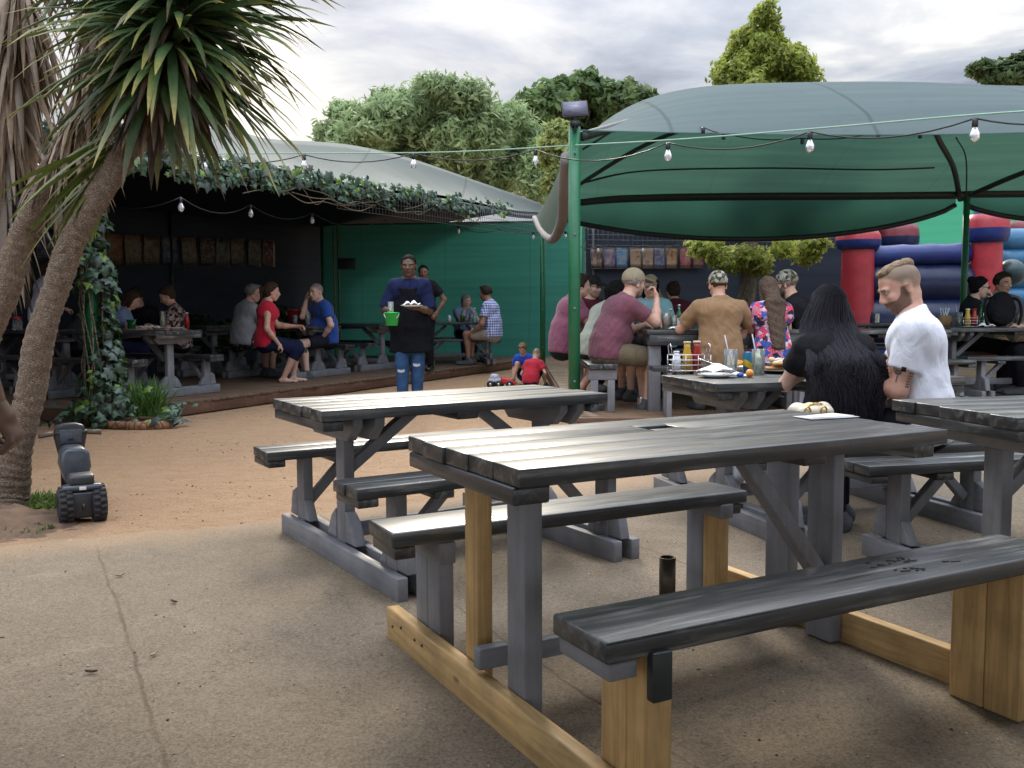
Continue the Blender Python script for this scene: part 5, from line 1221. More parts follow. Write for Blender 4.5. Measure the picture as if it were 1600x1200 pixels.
# low ornamental shrubs showing through under the black net
for i, (px, py, d, w_, l) in enumerate(((335, 488, 16.2, 40, 'dark glossy shrub by the black net behind grey shirt man'), (440, 480, 17.3, 26, 'leafy shrub behind the red bucket'), (1050, 455, 17, 30, 'dim shrub behind the far drinkers near the small tree'))):
    p = W(px, 545, d); b0 = np.array([p[0], d, 0]); rg = np.random.default_rng(20+i); s_ = d/FPX
    tree('shrub', l, b0, 1.2, [(rg.uniform(-1, 1)*w_*s_, rg.uniform(-.2, .2), .55+rg.uniform(0, .55), .22, .2, .2) for k in range(9)], .06, 1500, (.05, .10, .03), .5, .03, 0, None, .5, 'shrub', seed=30+i)
# ================================================================ ivy
def ivy_leaf_mesh(P, N, S, cols, down, rng):
    """five-lobed leaves"""
    sh = np.array([(0, -.42), (.34, -.5), (.30, -.1), (.62, .05), (.28, .22), (0, .62), (-.28, .22), (-.62, .05), (-.30, -.1), (-.34, -.5)])
    n = len(P); a = np.tile(down, (n, 1))+rng.normal(size=(n, 3))*.45; a -= (a*N).sum(1, keepdims=True)*N; a /= np.linalg.norm(a, axis=1, keepdims=True); b = np.cross(N, a)
    v = P[:, None]+(b[:, None]*sh[None, :, :1]+a[:, None]*sh[None, :, 1:]-N[:, None]*np.abs(sh[None, :, :1])*.35)*S[:, None, None]
    v = np.concatenate([v, P[:, None]+N[:, None]*.02], 1); k = 11
    i = np.arange(10); tr = np.stack([i, (i+1) % 10, np.full(10, 10)], 1); f = (np.arange(n)[:, None, None]*k+tr[None]).reshape(-1, 3)
    return v.reshape(-1, 3), f, np.repeat(cols, k, 0)
def ivy_cols(n, rng, y=.12):
    c = np.array([.055, .11, .06])*(1+.5*rng.uniform(-1, 1, (n, 1))); l = rng.random((n, 1)) < y; c = np.where(l, np.array([.18, .30, .06])*(1+.4*rng.uniform(-1, 1, (n, 1))), c)
    g = rng.random((n, 1)) < .25; return np.where(g, np.array([.09, .13, .115])*(1+.3*rng.uniform(-1, 1, (n, 1))), c)
rg = np.random.default_rng(17)
IB = G(150, 664, 0); iv = thing('ivy', 'ivy climbing a green post and trailing along the shelter eave', 'ivy', IB)
pt = MB(); pt.tube([(0, 0, 0), (-.03, .05, 1.3), (-.03, .1, 2.75)], .062, 12); ipost = thing('canopy_post', 'green post wrapped in ivy at the deck corner', 'post', IB); pt.build('tube', POLEG, ipost, True)
Pl = []; Nl = []
n = 1150; z = rg.random(n)**.9*2.75; a = rg.uniform(0, 6.28, n); r = .09+.12*rg.random(n)+.05*np.sin(z*5)+.10*(z > 1.9)
wid = 1+.3*np.exp(-((z-.05)/.25)**2)
keep = ~((z > .75) & (z < 1.35) & (np.cos(a+1.9) > .35)); p = np.stack([np.cos(a)*r*wid-.03+.10*np.clip(z-1.3, 0, 1)*0, np.sin(a)*r*.8*wid, z], 1)[keep]; a = a[keep]
p[:, 0] += .09*np.sin(p[:, 2]*2.2)+.05; Pl.append(p); nn = np.stack([np.cos(a), np.sin(a), .35+0*a], 1)+rg.normal(size=(len(a), 3))*.4; Nl.append(nn)
n = 55; p = np.stack([rg.normal(size=n)*.33+.05, rg.normal(size=n)*.12-.05, np.abs(rg.normal(size=n))*.12+.03], 1); Pl.append(p); Nl.append(rg.normal(size=(n, 3))*.5+[0, -.4, 1])
n = 28; p = np.stack([rg.normal(size=n)*.12+.75, rg.normal(size=n)*.12, np.abs(rg.normal(size=n))*.1+.05], 1); Pl.append(p); Nl.append(rg.normal(size=(n, 3))*.5+[0, -.4, 1])
# band on the eave
n = 2500; t_ = -5.5+13.6*rg.random(n)**1.12; dens = np.clip(1-(t_-1.5)/7, .22, 1); ok = rg.random(n) < dens; t_ = t_[ok]; n = len(t_)
top_ = 2.80+.03*np.maximum(t_, 0); low_ = np.where(t_ < 0, .33, .27-.010*t_)+.05*np.sin(t_*2.3)+.05*np.sin(t_*5.1)
z = top_-low_*rg.random(n)**.9+.06*rg.normal(size=n)*.5; off_ = -.24-.12*rg.random(n)
p = np.array([DK(a, b) for a, b in zip(t_, off_)])+np.stack([0*z, 0*z, z], 1)-IB; Pl.append(p)
nn = -PV[None]*1.0+rg.normal(size=(n, 3))*.45+[0, 0, .3]; Nl.append(nn)
P = np.concatenate(Pl); N = np.concatenate(Nl); N /= np.linalg.norm(N, axis=1, keepdims=True)
v, f, c = ivy_leaf_mesh(P, N, .085*(1+.4*rg.uniform(-1, 1, len(P))), ivy_cols(len(P), rg), np.array([0, 0, -1.]), rg)
ob('foliage', npmesh('ivy_leaves', v, f, False, col=c), LEAFG, iv)
m = MB()
for k in range(14):
    a0 = rg.uniform(0, 6.28); zz_ = np.linspace(0, 2.7, 14); aa = a0+zz_*rg.uniform(-.8, .8)+.3*np.sin(zz_*4+k); m.tube(np.stack([np.cos(aa)*(.09+.05*rg.random(14))+.02, np.sin(aa)*.1, zz_], 1), .007, 5)
for k in range(16):
    t0 = rg.uniform(-5, 6); ts = np.linspace(t0, t0+rg.uniform(1.5, 3.2), 8); m.tube(cat_curve(np.array([DK(a, -.28-.05*rg.random()) for a in ts])+np.stack([0*ts, 0*ts, 2.54+.03*np.maximum(ts, 0)+.11*np.sin(ts*1.7+k)+.03*rg.normal(size=8)], 1)-IB, 36), .007, 5)
m.build('stem', bark('vine_bark', (.16, .13, .09), (.30, .25, .18), 20), iv, True)
# ================================================================ yucca clump
yb = np.array([-2.9, 5.35, 0]); yu = thing('yucca', 'tall leaning yucca clump with shaggy dead leaves at left', 'yucca tree', yb)
def trunk(pxs, d, widths, name='trunk', nr=70):
    P70 = cat_curve([W(x, y, d+dd) for x, y, dd in pxs], 70)-yb; nr = 230
    P = cat_curve([W(x, y, d+dd) for x, y, dd in pxs], nr)-yb; w_ = np.interp(np.linspace(0, 1, nr), np.linspace(0, 1, len(widths)), widths)*d/FPX/2*.86
    w_ = w_*(1+.03*np.sin(np.arange(nr)*1.7+.6*np.sin(np.arange(nr)*.37))+.018*RNG.normal(size=nr)); m = MB(); m.tube(P, w_, 22)
    for v_ in m.v: v_ += .0035*np.sin(v_*np.array([31., 37, 11])).sum(1, keepdims=True)+.0022*RNG.normal(size=v_.shape)
    m.build(name, YBARK, yu, True); return P70
tA = trunk([(-2, 822, -.05), (6, 770, 0), (20, 710, 0), (42, 630, 0), (60, 540, 0), (86, 450, 0), (112, 380, 0), (150, 310, 0), (190, 245, .05), (232, 160, .1), (272, 60, .15), (300, -40, .2), (320, -130, .2)], 5.3, [110, 82, 62, 52, 50, 48, 44, 44, 44, 44, 42, 38, 30])
tB = trunk([(-70, 760, .2), (-55, 640, .3), (-22, 520, .4), (6, 450, .45), (34, 372, .5), (62, 315, .5), (92, 250, .5), (128, 160, .5), (160, 60, .5), (185, -60, .5), (200, -150, .5)], 5.6, [80, 64, 56, 56, 54, 50, 44, 40, 38, 36, 30])
tC = trunk([(-60, 700, .6), (-30, 500, .7), (-8, 400, .7), (-2, 330, .7), (10, 200, .7), (25, 60, .7), (35, -80, .7)], 5.8, [60, 40, 34, 34, 32, 30, 26])
def blades(P, D, L, Wd, cols, sag, name, n=7, rng=RNG, tipcol=None, tw=.3, closed=.35):
    """sword leaves: start P, direction D, length L; bend down by sag"""
    k = len(P); g = np.array([0, 0, -1.]); side = np.cross(D, np.tile(g, (k, 1))+rng.normal(size=(k, 3))*tw); side /= np.linalg.norm(side, axis=1, keepdims=True)+1e-9
    V = []; cur = P.copy(); d = D.copy(); st = L/(n-1)
    prof = np.interp(np.linspace(0, 1, n), [0, .1, .45, .8, 1], [.55, .8, 1, .6, .02]); C = []
    for j in range(n):
        up = np.cross(side, d); wj = (Wd*prof[j]/2)[:, None]
        V.append(np.stack([cur-side*wj+up*wj*closed, cur, cur+side*wj+up*wj*closed], 1))
        cc = cols.copy()
        if tipcol is not None: f = np.clip((j/(n-1)-.72)/.28, 0, 1); cc = cc*(1-f)+tipcol*f
        C.append(np.repeat(cc[:, None], 3, 1))
        d = d+g*(sag*(j+.5)/n)[:, None]; d /= np.linalg.norm(d, axis=1, keepdims=True); cur = cur+d*st[:, None]
    V = np.stack(V, 1); C = np.stack(C, 1); base = (np.arange(k)*n*3)[:, None, None]; j = (np.arange(n-1)*3)[None, :, None]; s_ = np.array([0, 1])[None, None]
    q = np.stack([base+j+s_, base+j+s_+1, base+j+s_+4, base+j+s_+3], -1).reshape(-1, 4)
    return ob(name, npmesh(name, V.reshape(-1, 3), q, True, col=C.reshape(-1, 3)), BLADE, yu)
def rosette(path, i0, i1, n, el0, el1, L, Wd, colfn, sag, name, seed, az=None, tip=None, tw=.3, r=.07):
    rng = np.random.default_rng(seed); f = rng.random(n); idx = i0+f*(i1-i0); P = np.stack([np.interp(idx, np.arange(len(path)), path[:, k]) for k in range(3)], 1)
    a = rng.uniform(0, 2*np.pi, n) if az is None else rng.normal(az[0], az[1], n); e = np.radians(el0+(el1-el0)*f+rng.normal(size=n)*12)
    D = np.stack([np.cos(a)*np.cos(e), np.sin(a)*np.cos(e), np.sin(e)], 1); P = P+D*np.array([1, 1, 0])*r*.5
    return blades(P, D, L*rng.uniform(.75, 1.12, n), Wd*rng.uniform(.75, 1.15, n), colfn(n, rng), sag*rng.uniform(.6, 1.4, n), name, rng=rng, tipcol=tip, tw=tw)
def green(n, rng): return np.array([.066, .125, .045])*(1+.45*rng.uniform(-1, 1, (n, 1)))+np.array([.05, .05, 0])*(rng.random((n, 1)) < .15)
def yel(n, rng): return np.array([.11, .15, .028])*(1+.35*rng.uniform(-1, 1, (n, 1)))
def dead(n, rng):
    u_ = rng.random((n, 1)); return (np.array([.12, .08, .048])*(1-u_)+np.array([.28, .20, .13])*u_)*(.7+.6*rng.random((n, 1)))
def deadk(n, rng): return np.array([.075, .055, .04])*(1+.5*rng.uniform(-1, 1, (n, 1)))
TIPY = np.array([.30, .24, .05]); TIPB = np.array([.14, .09, .05])
nA = 70
rosette(tA, 57, 69, 250, -5, 65, .84, .062, green, .22, 'green_leaves', 1, tip=TIPY)
rosette(tA, 55, 64, 150, -28, 22, .90, .054, green, .30, 'green_leaves', 12, tip=TIPY)
rosette(tA, 54, 62, 140, -38, 0, .74, .055, green, .30, 'green_leaves', 2, tip=TIPB)
rosette(tA, 53, 60, 120, -58, -28, .52, .052, deadk, .35, 'dead_leaves', 3)
rosette(tA, 51, 58, 70, -62, -35, .46, .045, dead, .4, 'dead_leaves', 4)
rosette(tA, 46, 50, 26, -50, -34, .80, .05, yel, .18, 'yellowing_leaves', 5, (math.pi*1.06, .32))
rosette(tB, 44, 69, 760, -82, -50, .62, .040, dead, .5, 'dead_leaves', 6)
rosette(tB, 60, 69, 110, -40, 40, .75, .054, green, .45, 'green_leaves', 7, tip=TIPB)
rosette(tB, 40, 50, 70, -80, -60, .55, .04, dead, .4, 'dead_leaves', 8)
rosette(tC, 36, 69, 460, -85, -58, .75, .042, dead, .5, 'dead_leaves', 9)
rosette(tC, 30, 48, 160, -82, -62, .70, .04, deadk, .4, 'dead_leaves', 10)
# dirt mound and weeds at its foot
mo = MB(); xs = np.linspace(-.55, .62, 26); X_, Y_ = np.meshgrid(xs, xs*.8, indexing='ij'); rr_ = np.sqrt((X_/.6)**2+(Y_/.48)**2); Z_ = .12*np.exp(-rr_**2*2.4)+.014*RNG.normal(size=X_.shape)*(rr_ < 1)-.012
mo.grid(np.stack([X_, Y_, Z_], -1)); o = mo.build('dirt_mound', M('dark_earth', (.13, .08, .05), .95, .45, 9, .9, 40), None, True, 0, tuple(yb+[.02, -.45, 0])); tag(o, kind='structure')
def tuft(n, spread, h, w_, cols, rng, ctr=(0, 0)):
    P = np.stack([np.clip(rng.normal(size=n), -1.6, 1.6)*spread[0]+ctr[0], np.clip(rng.normal(size=n), -1.6, 1.6)*spread[1]+ctr[1], np.zeros(n)], 1); a = rng.uniform(0, 6.28, n); ln = rng.uniform(.15, .8, n)
    D = np.stack([np.cos(a)*ln, np.sin(a)*ln, np.ones(n)], 1); D /= np.linalg.norm(D, axis=1, keepdims=True); return P, D
rgx = np.random.default_rng(33); Vs = []; 
def grass_obj(name, n, spread, h, w_, col, loc, seed, parent=None):
    global yu
    rng = np.random.default_rng(seed); P, D = tuft(n, spread, h, w_, None, rng); keep, yu_ = None, yu; yu = parent
    cols = np.array(col)*(1+.4*rng.uniform(-1, 1, (n, 1))); o_ = blades(P, D, h*rng.uniform(.5, 1.1, n), w_*np.ones(n), cols, rng.uniform(.1, .7, n), name, 5, rng); yu = yu_
    if parent is None: o_.location = tuple(float(q) for q in loc)
    return o_
o = grass_obj('grass', 1500, (.16, .12), .065, .008, (.13, .20, .04), G(70, 785), 34); tag(o, 'short weedy grass by the yucca foot', 'grass', kind='stuff')
o = grass_obj('grass', 420, (.12, .05), .045, .008, (.11, .17, .04), G(12, 828), 35); tag(o, 'thin weeds at the concrete edge, lower left', 'grass', kind='stuff')
pl = thing('grass_clump', 'spiky green liriope clump beside the ivy-covered post', 'plant', G(222, 655)+[0, .05, .05]); grass_obj('leaf_tuft', 420, (.10, .07), .42, .014, (.085, .19, .04), (0, 0, 0), 36, pl)
le = thing('log_edging', 'curved split-log edging in front of the green clump', 'edging', G(215, 668)); m = MB(); a = np.linspace(-1, 1, 12); m.tube(np.stack([a*.31, -.03+.08*a*a, .03+0*a], 1), .05, 9); m.build('log', bark('log_bark', (.18, .09, .05), (.33, .19, .11)), le, True)
# fallen bits
for i, (px, py, l) in enumerate(((140, 1052, 'dark curled leaf lying on the concrete at lower left'), (238, 1025, 'pale scrap on the concrete left of the tables'), (270, 942, 'small twig bit on the concrete'), (186, 900, 'tiny pale leaf near the concrete edge'), (655, 905, 'little dry leaf under the middle table'), (700, 1072, 'brown leaf by the pine runner'))):
    n = 6; x = np.linspace(-.02, .02, n); m = MB(); m.grid(np.array([[(u_, w_*(1-(u_/.021)**2)*.4, .006+8*u_*u_+abs(w_)*.5) for w_ in np.linspace(-.016, .016, 4)] for u_ in x])); o = m.build('fallen_leaf', M('dry_leaf_%d' % (i % 2), ((.09, .06, .04), (.42, .36, .27))[i % 2], .8), None, True, 0, tuple(G(px, py))); o.rotation_euler[2] = i*1.3; tag(o, l, 'leaf', 'bits of litter on the concrete')
# small stones and crumbs strewn over the yard
def pebbles(name, n, box, smin, smax, cols, seed, zz, keep):
    rng = np.random.default_rng(seed); x = rng.uniform(box[0], box[1], n*3); y = box[2]+(box[3]-box[2])*rng.random(n*3)**1.5; cl = np.sin(x*2.3+1.3*np.sin(y*1.7))+np.sin(y*2.9+x); ok = keep(x, y) & (rng.random(n*3) < .35+.3*cl); x, y = x[ok][:n], y[ok][:n]; n = len(x)
    o_ = np.array([[1, 0, 0], [0, 1, 0], [-1, 0, 0], [0, -1, 0], [0, 0, .7], [0, 0, -.4]]); f = np.array([[0, 1, 4], [1, 2, 4], [2, 3, 4], [3, 0, 4], [1, 0, 5], [2, 1, 5], [3, 2, 5], [0, 3, 5]])
    s = smin*(smax/smin)**(rng.random(n)**2.2); v = o_[None]*s[:, None, None]*(1+.45*rng.uniform(-1, 1, (n, 6, 3))); a = rng.uniform(0, 6.28, n); ca, sa = np.cos(a), np.sin(a)
    vx = v[..., 0]*ca[:, None]-v[..., 1]*sa[:, None]; vy = v[..., 0]*sa[:, None]+v[..., 1]*ca[:, None]; V = np.stack([vx+x[:, None], vy+y[:, None], v[..., 2]+zz], -1).reshape(-1, 3)
    F = (np.arange(n)[:, None, None]*6+f[None]).reshape(-1, 3); c = np.array(cols)[rng.integers(0, len(cols), n)]*(1+.3*rng.uniform(-1, 1, (n, 1)))
    o = ob(name, npmesh(name, V, F, False, col=np.repeat(c, 6, 0)), attr_mat('pebble', .9, 0, 0, 100, .2), None); return o
line = lambda x: np.interp(x, bx2, by2); bx2 = np.array([-14, -6, -2.43, -1.14, .87, 3.5, 9]); by2 = np.array([-.6, 3.0, 4.45, 5.08, 6.3, 7.9, 8.6])
o = pebbles('gravel', 3000, (-4.5, 3.2, 3.6, 11), .003, .010, [(.22, .14, .085), (.32, .22, .14), (.50, .39, .28), (.14, .09, .055)], 71, .002, lambda x, y: y > line(x)-.25); tag(o, 'small stones and clods strewn over the sand', 'gravel', kind='stuff')
o = pebbles('gravel', 2600, (-2.6, 3.5, 1.4, 6), .0015, .006, [(.10, .08, .06), (.34, .27, .19), (.5, .42, .33)], 72, .005, lambda x, y: y < line(x)); tag(o, 'grit scattered over the concrete', 'gravel', kind='stuff')
# ================================================================ inflatable castle
CD = 19.0; ca = thing('bouncy_castle', 'red and blue inflatable bouncy castle beyond the canopy', 'bouncy castle', (W(1440, 480, CD)[0], CD, 0)); co_ = np.array(ca.location)
def pvc(name, col): return M(name, col, .38, .28, 3, .2, 14, fine=.09)
PR = pvc('red_pvc', (.38, .03, .045)); PB = pvc('blue_pvc', (.012, .03, .16)); PN = pvc('navy_pvc', (.008, .016, .06)); PT = pvc('sky_blue_pvc', (.03, .14, .27)); PD = pvc('dull_red_pvc', (.16, .02, .03))
def column(px, w, pyt, d=CD, cap=(367, 391), mats=(PR, PR, PB), topm=None):
    b = W(px, 540, d); s_ = d/FPX; r = w*s_/2; zc0, zc1 = W(px, cap[1], d)[2], W(px, cap[0], d)[2]
    base = np.array([b[0], d, 0])-co_; m = MB(); m.lathe([(.001, 0), (r*1.02, 0), (r*1.05, .5), (r*.98, zc0*.7), (r*.95, zc0)], base, 22); m.build('column', mats[0], ca, True)
    R1 = r*1.28; h = zc1-zc0; m = MB(); m.lathe([(r*.9, zc0-.02), (R1*.93, zc0+.01), (R1*1.04, zc0+h*.25), (R1*1.05, zc0+h*.52)], base, 22); m.build('cap_band', mats[2], ca, True)
    m = MB(); m.lathe([(R1*1.05, zc0+h*.52), (R1*1.02, zc0+h*.8), (R1*.9, zc0+h*1.05), (.001, zc0+h*1.1)], base, 22); m.build('column_cap', mats[1], ca, True)
    if topm: m = MB(); m.lathe([(r*.85, zc0+h*1.02), (r*.9, zc0+h*1.9), (.001, zc0+h*2.2)], base, 20); m.build('turret', topm, ca, True)
column(1337, 50, 391, CD, (365, 392)); column(1536, 48, 382, CD, (341, 382), topm=PT); column(1400, 44, 0, 21.5, (356, 391), (PD, PD, PN)); column(1592, 46, 0, 21.5, (352, 386), (PD, PD, PN))
m = MB(); a, b = W(1352, 403, CD+.1)-co_, W(1512, 399, CD+.1)-co_; f = np.linspace(0, 1, 12)[:, None]; m.tube(a*(1-f)+b*f, .21+.012*np.sin(np.arange(12)*2), 16); m.build('rail_tube', PB, ca, True)
m = MB(); a, b = W(1350, 446, CD+.3)-co_, W(1515, 446, CD+.3)-co_; m.tube(a*(1-f)+b*f, .46, 16); m.build('wall_tube', PN, ca, True)
m = MB(); a, b = W(1345, 505, CD+.2)-co_, W(1520, 505, CD+.2)-co_; m.tube(a*(1-f)+b*f, .50, 16); m.build('wall_tube', PN, ca, True)
m = MB(); a, b = W(1560, 400, CD+1.6)-co_, W(1720, 400, CD+1.6)-co_; P = a*(1-f)+b*f
for k in range(4): m.tube(P-[0, 0, k*.42-.3], .25, 14)
m.build('side_wall', PT, ca, True)
m = MB(); a, b = W(1562, 430, CD-.1)-co_, W(1590, 430, CD-.1)-co_; m.ell(W(1580, 429, CD)-co_, (.27, .3, .27)); m.build('bumper', pvc('dark_teal_pvc', (.02, .05, .06)), ca, True)
m = MB(); m.box(np.array([W(1450, 500, CD+1)[0], CD+1.6, .2])-co_, (3.6, 3.4, .4)); m.build('floor_pad', PB, ca, bevel=.12)
# ================================================================ ride-on toy motorbike
tb = thing('ride_on_motorbike', 'faded black plastic ride-on toy motorbike parked by the yucca', 'toy motorbike', G(128, 812), R(31))
BP = plain('faded_black_plastic', (.024, .026, .031), .42); GP = plain('grey_sheen_plastic', (.062, .07, .085), .3); TY = M('toy_tyre', (.022, .022, .024), .75, .25, 9, .2)
def wheel(x, y, r, w):
    m = MB(); X = rot('Y', math.pi/2); m.lathe([(r*.55, -w/2), (r*.9, -w/2), (r, -w*.32), (r*1.01, 0), (r, w*.32), (r*.9, w/2), (r*.55, w/2)], (x, y, r), 28, X); 
    for k in range(18):
        a = k*2*math.pi/18
        for s_ in (-1, 1): m.box((x+s_*w*.22, y+math.cos(a+s_*.08)*r, r+math.sin(a+s_*.08)*r), (w*.42, .02, .012), rot('X', a+math.pi/2+s_*.08))
    wh = m.build('wheel', TY, tb); m = MB(); m.lathe([(.001, -w*.42), (r*.5, -w*.40), (r*.56, -w*.5), (r*.58, w*.5), (r*.5, w*.40), (.001, w*.42)], (x, y, r), 18, X); m.build('hub', BP, wh, True)
for s_ in (-1, 1): wheel(s_*.082, 0, .097, .072)
wheel(0, .48, .10, .06)
m = MB(); m.prism([(-.05, .17), (.05, .17), (.078, .27), (.070, .345), (.045, .375), (-.045, .375), (-.070, .345), (-.078, .27)], .20, .42, 1); m.build('tank', GP, tb, bevel=.018)
m = MB(); m.prism([(-.04, .12), (.04, .12), (.058, .20), (.05, .235), (-.05, .235), (-.058, .20)], -.03, .21, 1); m.build('frame', BP, tb, bevel=.01)
m = MB(); m.prism([(.40, .15), (.46, .13), (.47, .36), (.40, .36)], -.045, .045, 0); m.build('neck', BP, tb, bevel=.01)
m = MB(); m.prism([(-.055, .03), (.055, .03), (.06, .17), (-.06, .17)], -.06, .10, 1); m.build('rear_block', BP, tb, bevel=.012)
m = MB(); m.prism([(-.05, .205), (.10, .205), (.095, .245), (.06, .262), (-.045, .258)], -.062, .062, 0); m.build('seat', BP, tb, bevel=.014)
m = MB(); m.box((0, -.015, .192), (.20, .085, .034)); m.build('tail', GP, tb, bevel=.015)
m = MB(); m.box((0, -.0588, .192), (.034, .004, .018)); m.build('reflector', WHITE, tb, bevel=.001)
m = MB(); m.tube([(0, -.062, .085), (0, -.075, .085)], .006, 8); m.tube([(0, -.07, .075), (0, -.07, .11)], .007, 8); m.build('tow_pin', STEELD, tb, True)
m = MB(); m.prism([(-.065, .30), (.065, .30), (.088, .42), (.075, .475), (.03, .49), (-.03, .49), (-.075, .475), (-.088, .42)], .445, .50, 1); m.build('fairing', BP, tb, bevel=.012)
m = MB(); m.prism([(-.055, .375), (.055, .375), (.06, .455), (-.06, .455)], .436, .447, 1); m.build('dashboard', GP, tb, bevel=.004); m = MB(); m.prism([(-.016, .395), (.016, .395), (0, .42)], .431, .437, 1); m.build('dial', BP, tb)
m = MB(); m.tube([(-.09, .45, .435), (0, .46, .44), (.09, .45, .435)], .012, 8); hbar = m.build('handlebar', BP, tb, True)
for s_ in (-1, 1): m = MB(); m.tube([(s_*.09, .45, .435), (s_*.165, .437, .43)], [.014, .016], 9); m.build('handle_grip', M('worn_grip', (.11, .075, .055), .7), hbar, True)
for s_ in (-1, 1): m = MB(); m.tube([(s_*.045, .47, .34), (s_*.045, .48, .10)], .013, 8); m.build('fork', BP, tb, True)
# ================================================================ toy truck in the sand
tk = thing('toy_truck', 'small white and red toy monster truck on the sand', 'toy truck', G(783, 606), R(-8)); s_ = 1.35
m = MB(); m.box((-.07*s_, 0, .085*s_), (.13*s_, .10*s_, .035*s_)); m.prism(np.array([(-.12, .10), (-.02, .10), (-.045, .15), (-.11, .15)])*s_, -.045*s_, .045*s_, 1); m.build('cab', plain('toy_white', (.62, .66, .78), .35), tk, bevel=.006)
m = MB(); m.prism(np.array([(0, .05), (.15, .03), (.16, .055), (.10, .10), (0, .115)])*s_, -.055*s_, .055*s_, 1); m.build('truck_bed', plain('toy_red', (.6, .03, .04), .35), tk, bevel=.008)
m = MB()
for k in range(7): m.box((-.115*s_+k*.016*s_, -.047*s_, .105*s_+.012*(k % 3)), (.01, .004, .014), rot('Y', .4))
m.build('decal', plain('decal_blue', (.05, .08, .4), .4), tk)
for x in (-.11, -.02, .1):
    for y in (-.065, .065): m = MB(); m.lathe([(.001, -.02*s_), (.035*s_, -.02*s_), (.042*s_, 0), (.035*s_, .02*s_), (.001, .02*s_)], (x*s_, y*s_, .042*s_), 16, rot('X', math.pi/2)); w_ = m.build('wheel', TY, tk, True); m = MB(); m.lathe([(.001, 0), (.018*s_, 0), (.014*s_, .004), (.001, .005)], (x*s_, y*s_+math.copysign(.0205*s_, y), .042*s_), 10, rot('X', math.pi/2 if y < 0 else -math.pi/2)); m.build('hub', CHROME, w_, True)
# ================================================================ clothing
def checks_mat():
    b = NB('checked_shirt'); s_ = b.n('ShaderNodeSeparateXYZ'); b.l(b.co, s_.inputs[0]); f = lambda o, k: b.math('LESS_THAN', b.math('FRACT', b.math('MULTIPLY', o, k)), .48)
    a, c_ = f(b.math('ADD', s_.outputs[0], b.math('MULTIPLY', s_.outputs[1], .7)), 22.), f(s_.outputs[2], 22.)
    col = b.mix(b.math('MULTIPLY', b.math('ADD', a, c_), .5), (.62, .66, .80), (.03, .07, .38)); b.p(col=col, rough=.85, spec=.2); b.bump(b.noise(12, 3), .4, .03); return b.m
def floral_mat(name, stops, scale=26):
    b = NB(name); v = b.vor(scale, b.map((1, 1, 1)), 'F1', 'Color'); n = b.n('ShaderNodeSeparateColor'); b.l(v, n.inputs[0])
    d = b.noise(scale*1.5, 3, .6, None, 1.5); f = b.math('ADD', b.math('MULTIPLY', n.outputs[0], .75), b.math('MULTIPLY', d, .35)); c_ = b.ramp(f, stops)
    for q in b.t.nodes:
        if q.type == 'VALTORGB': q.color_ramp.interpolation = 'CONSTANT'
    b.p(col=c_, rough=.85, spec=.2); b.bump(b.noise(13, 3), .4, .03); return b.m
def denim_mat(name, col, rips=False):
    b = NB(name); n = b.noise(5, 5, .6, b.map((1, 1, .5))); c_ = b.ramp(n, [(.3, sc(col, .6)), (.55, col), (.75, sc(col, 2.2))]); c_ = b.mix(.25, c_, b.ramp(b.noise(300, 2), [(.3, sc(col, .4)), (.7, sc(col, 2.))])); b.p(col=c_, rough=.9, spec=.15); b.bump(b.noise(14, 3), .5, .03); return b.m
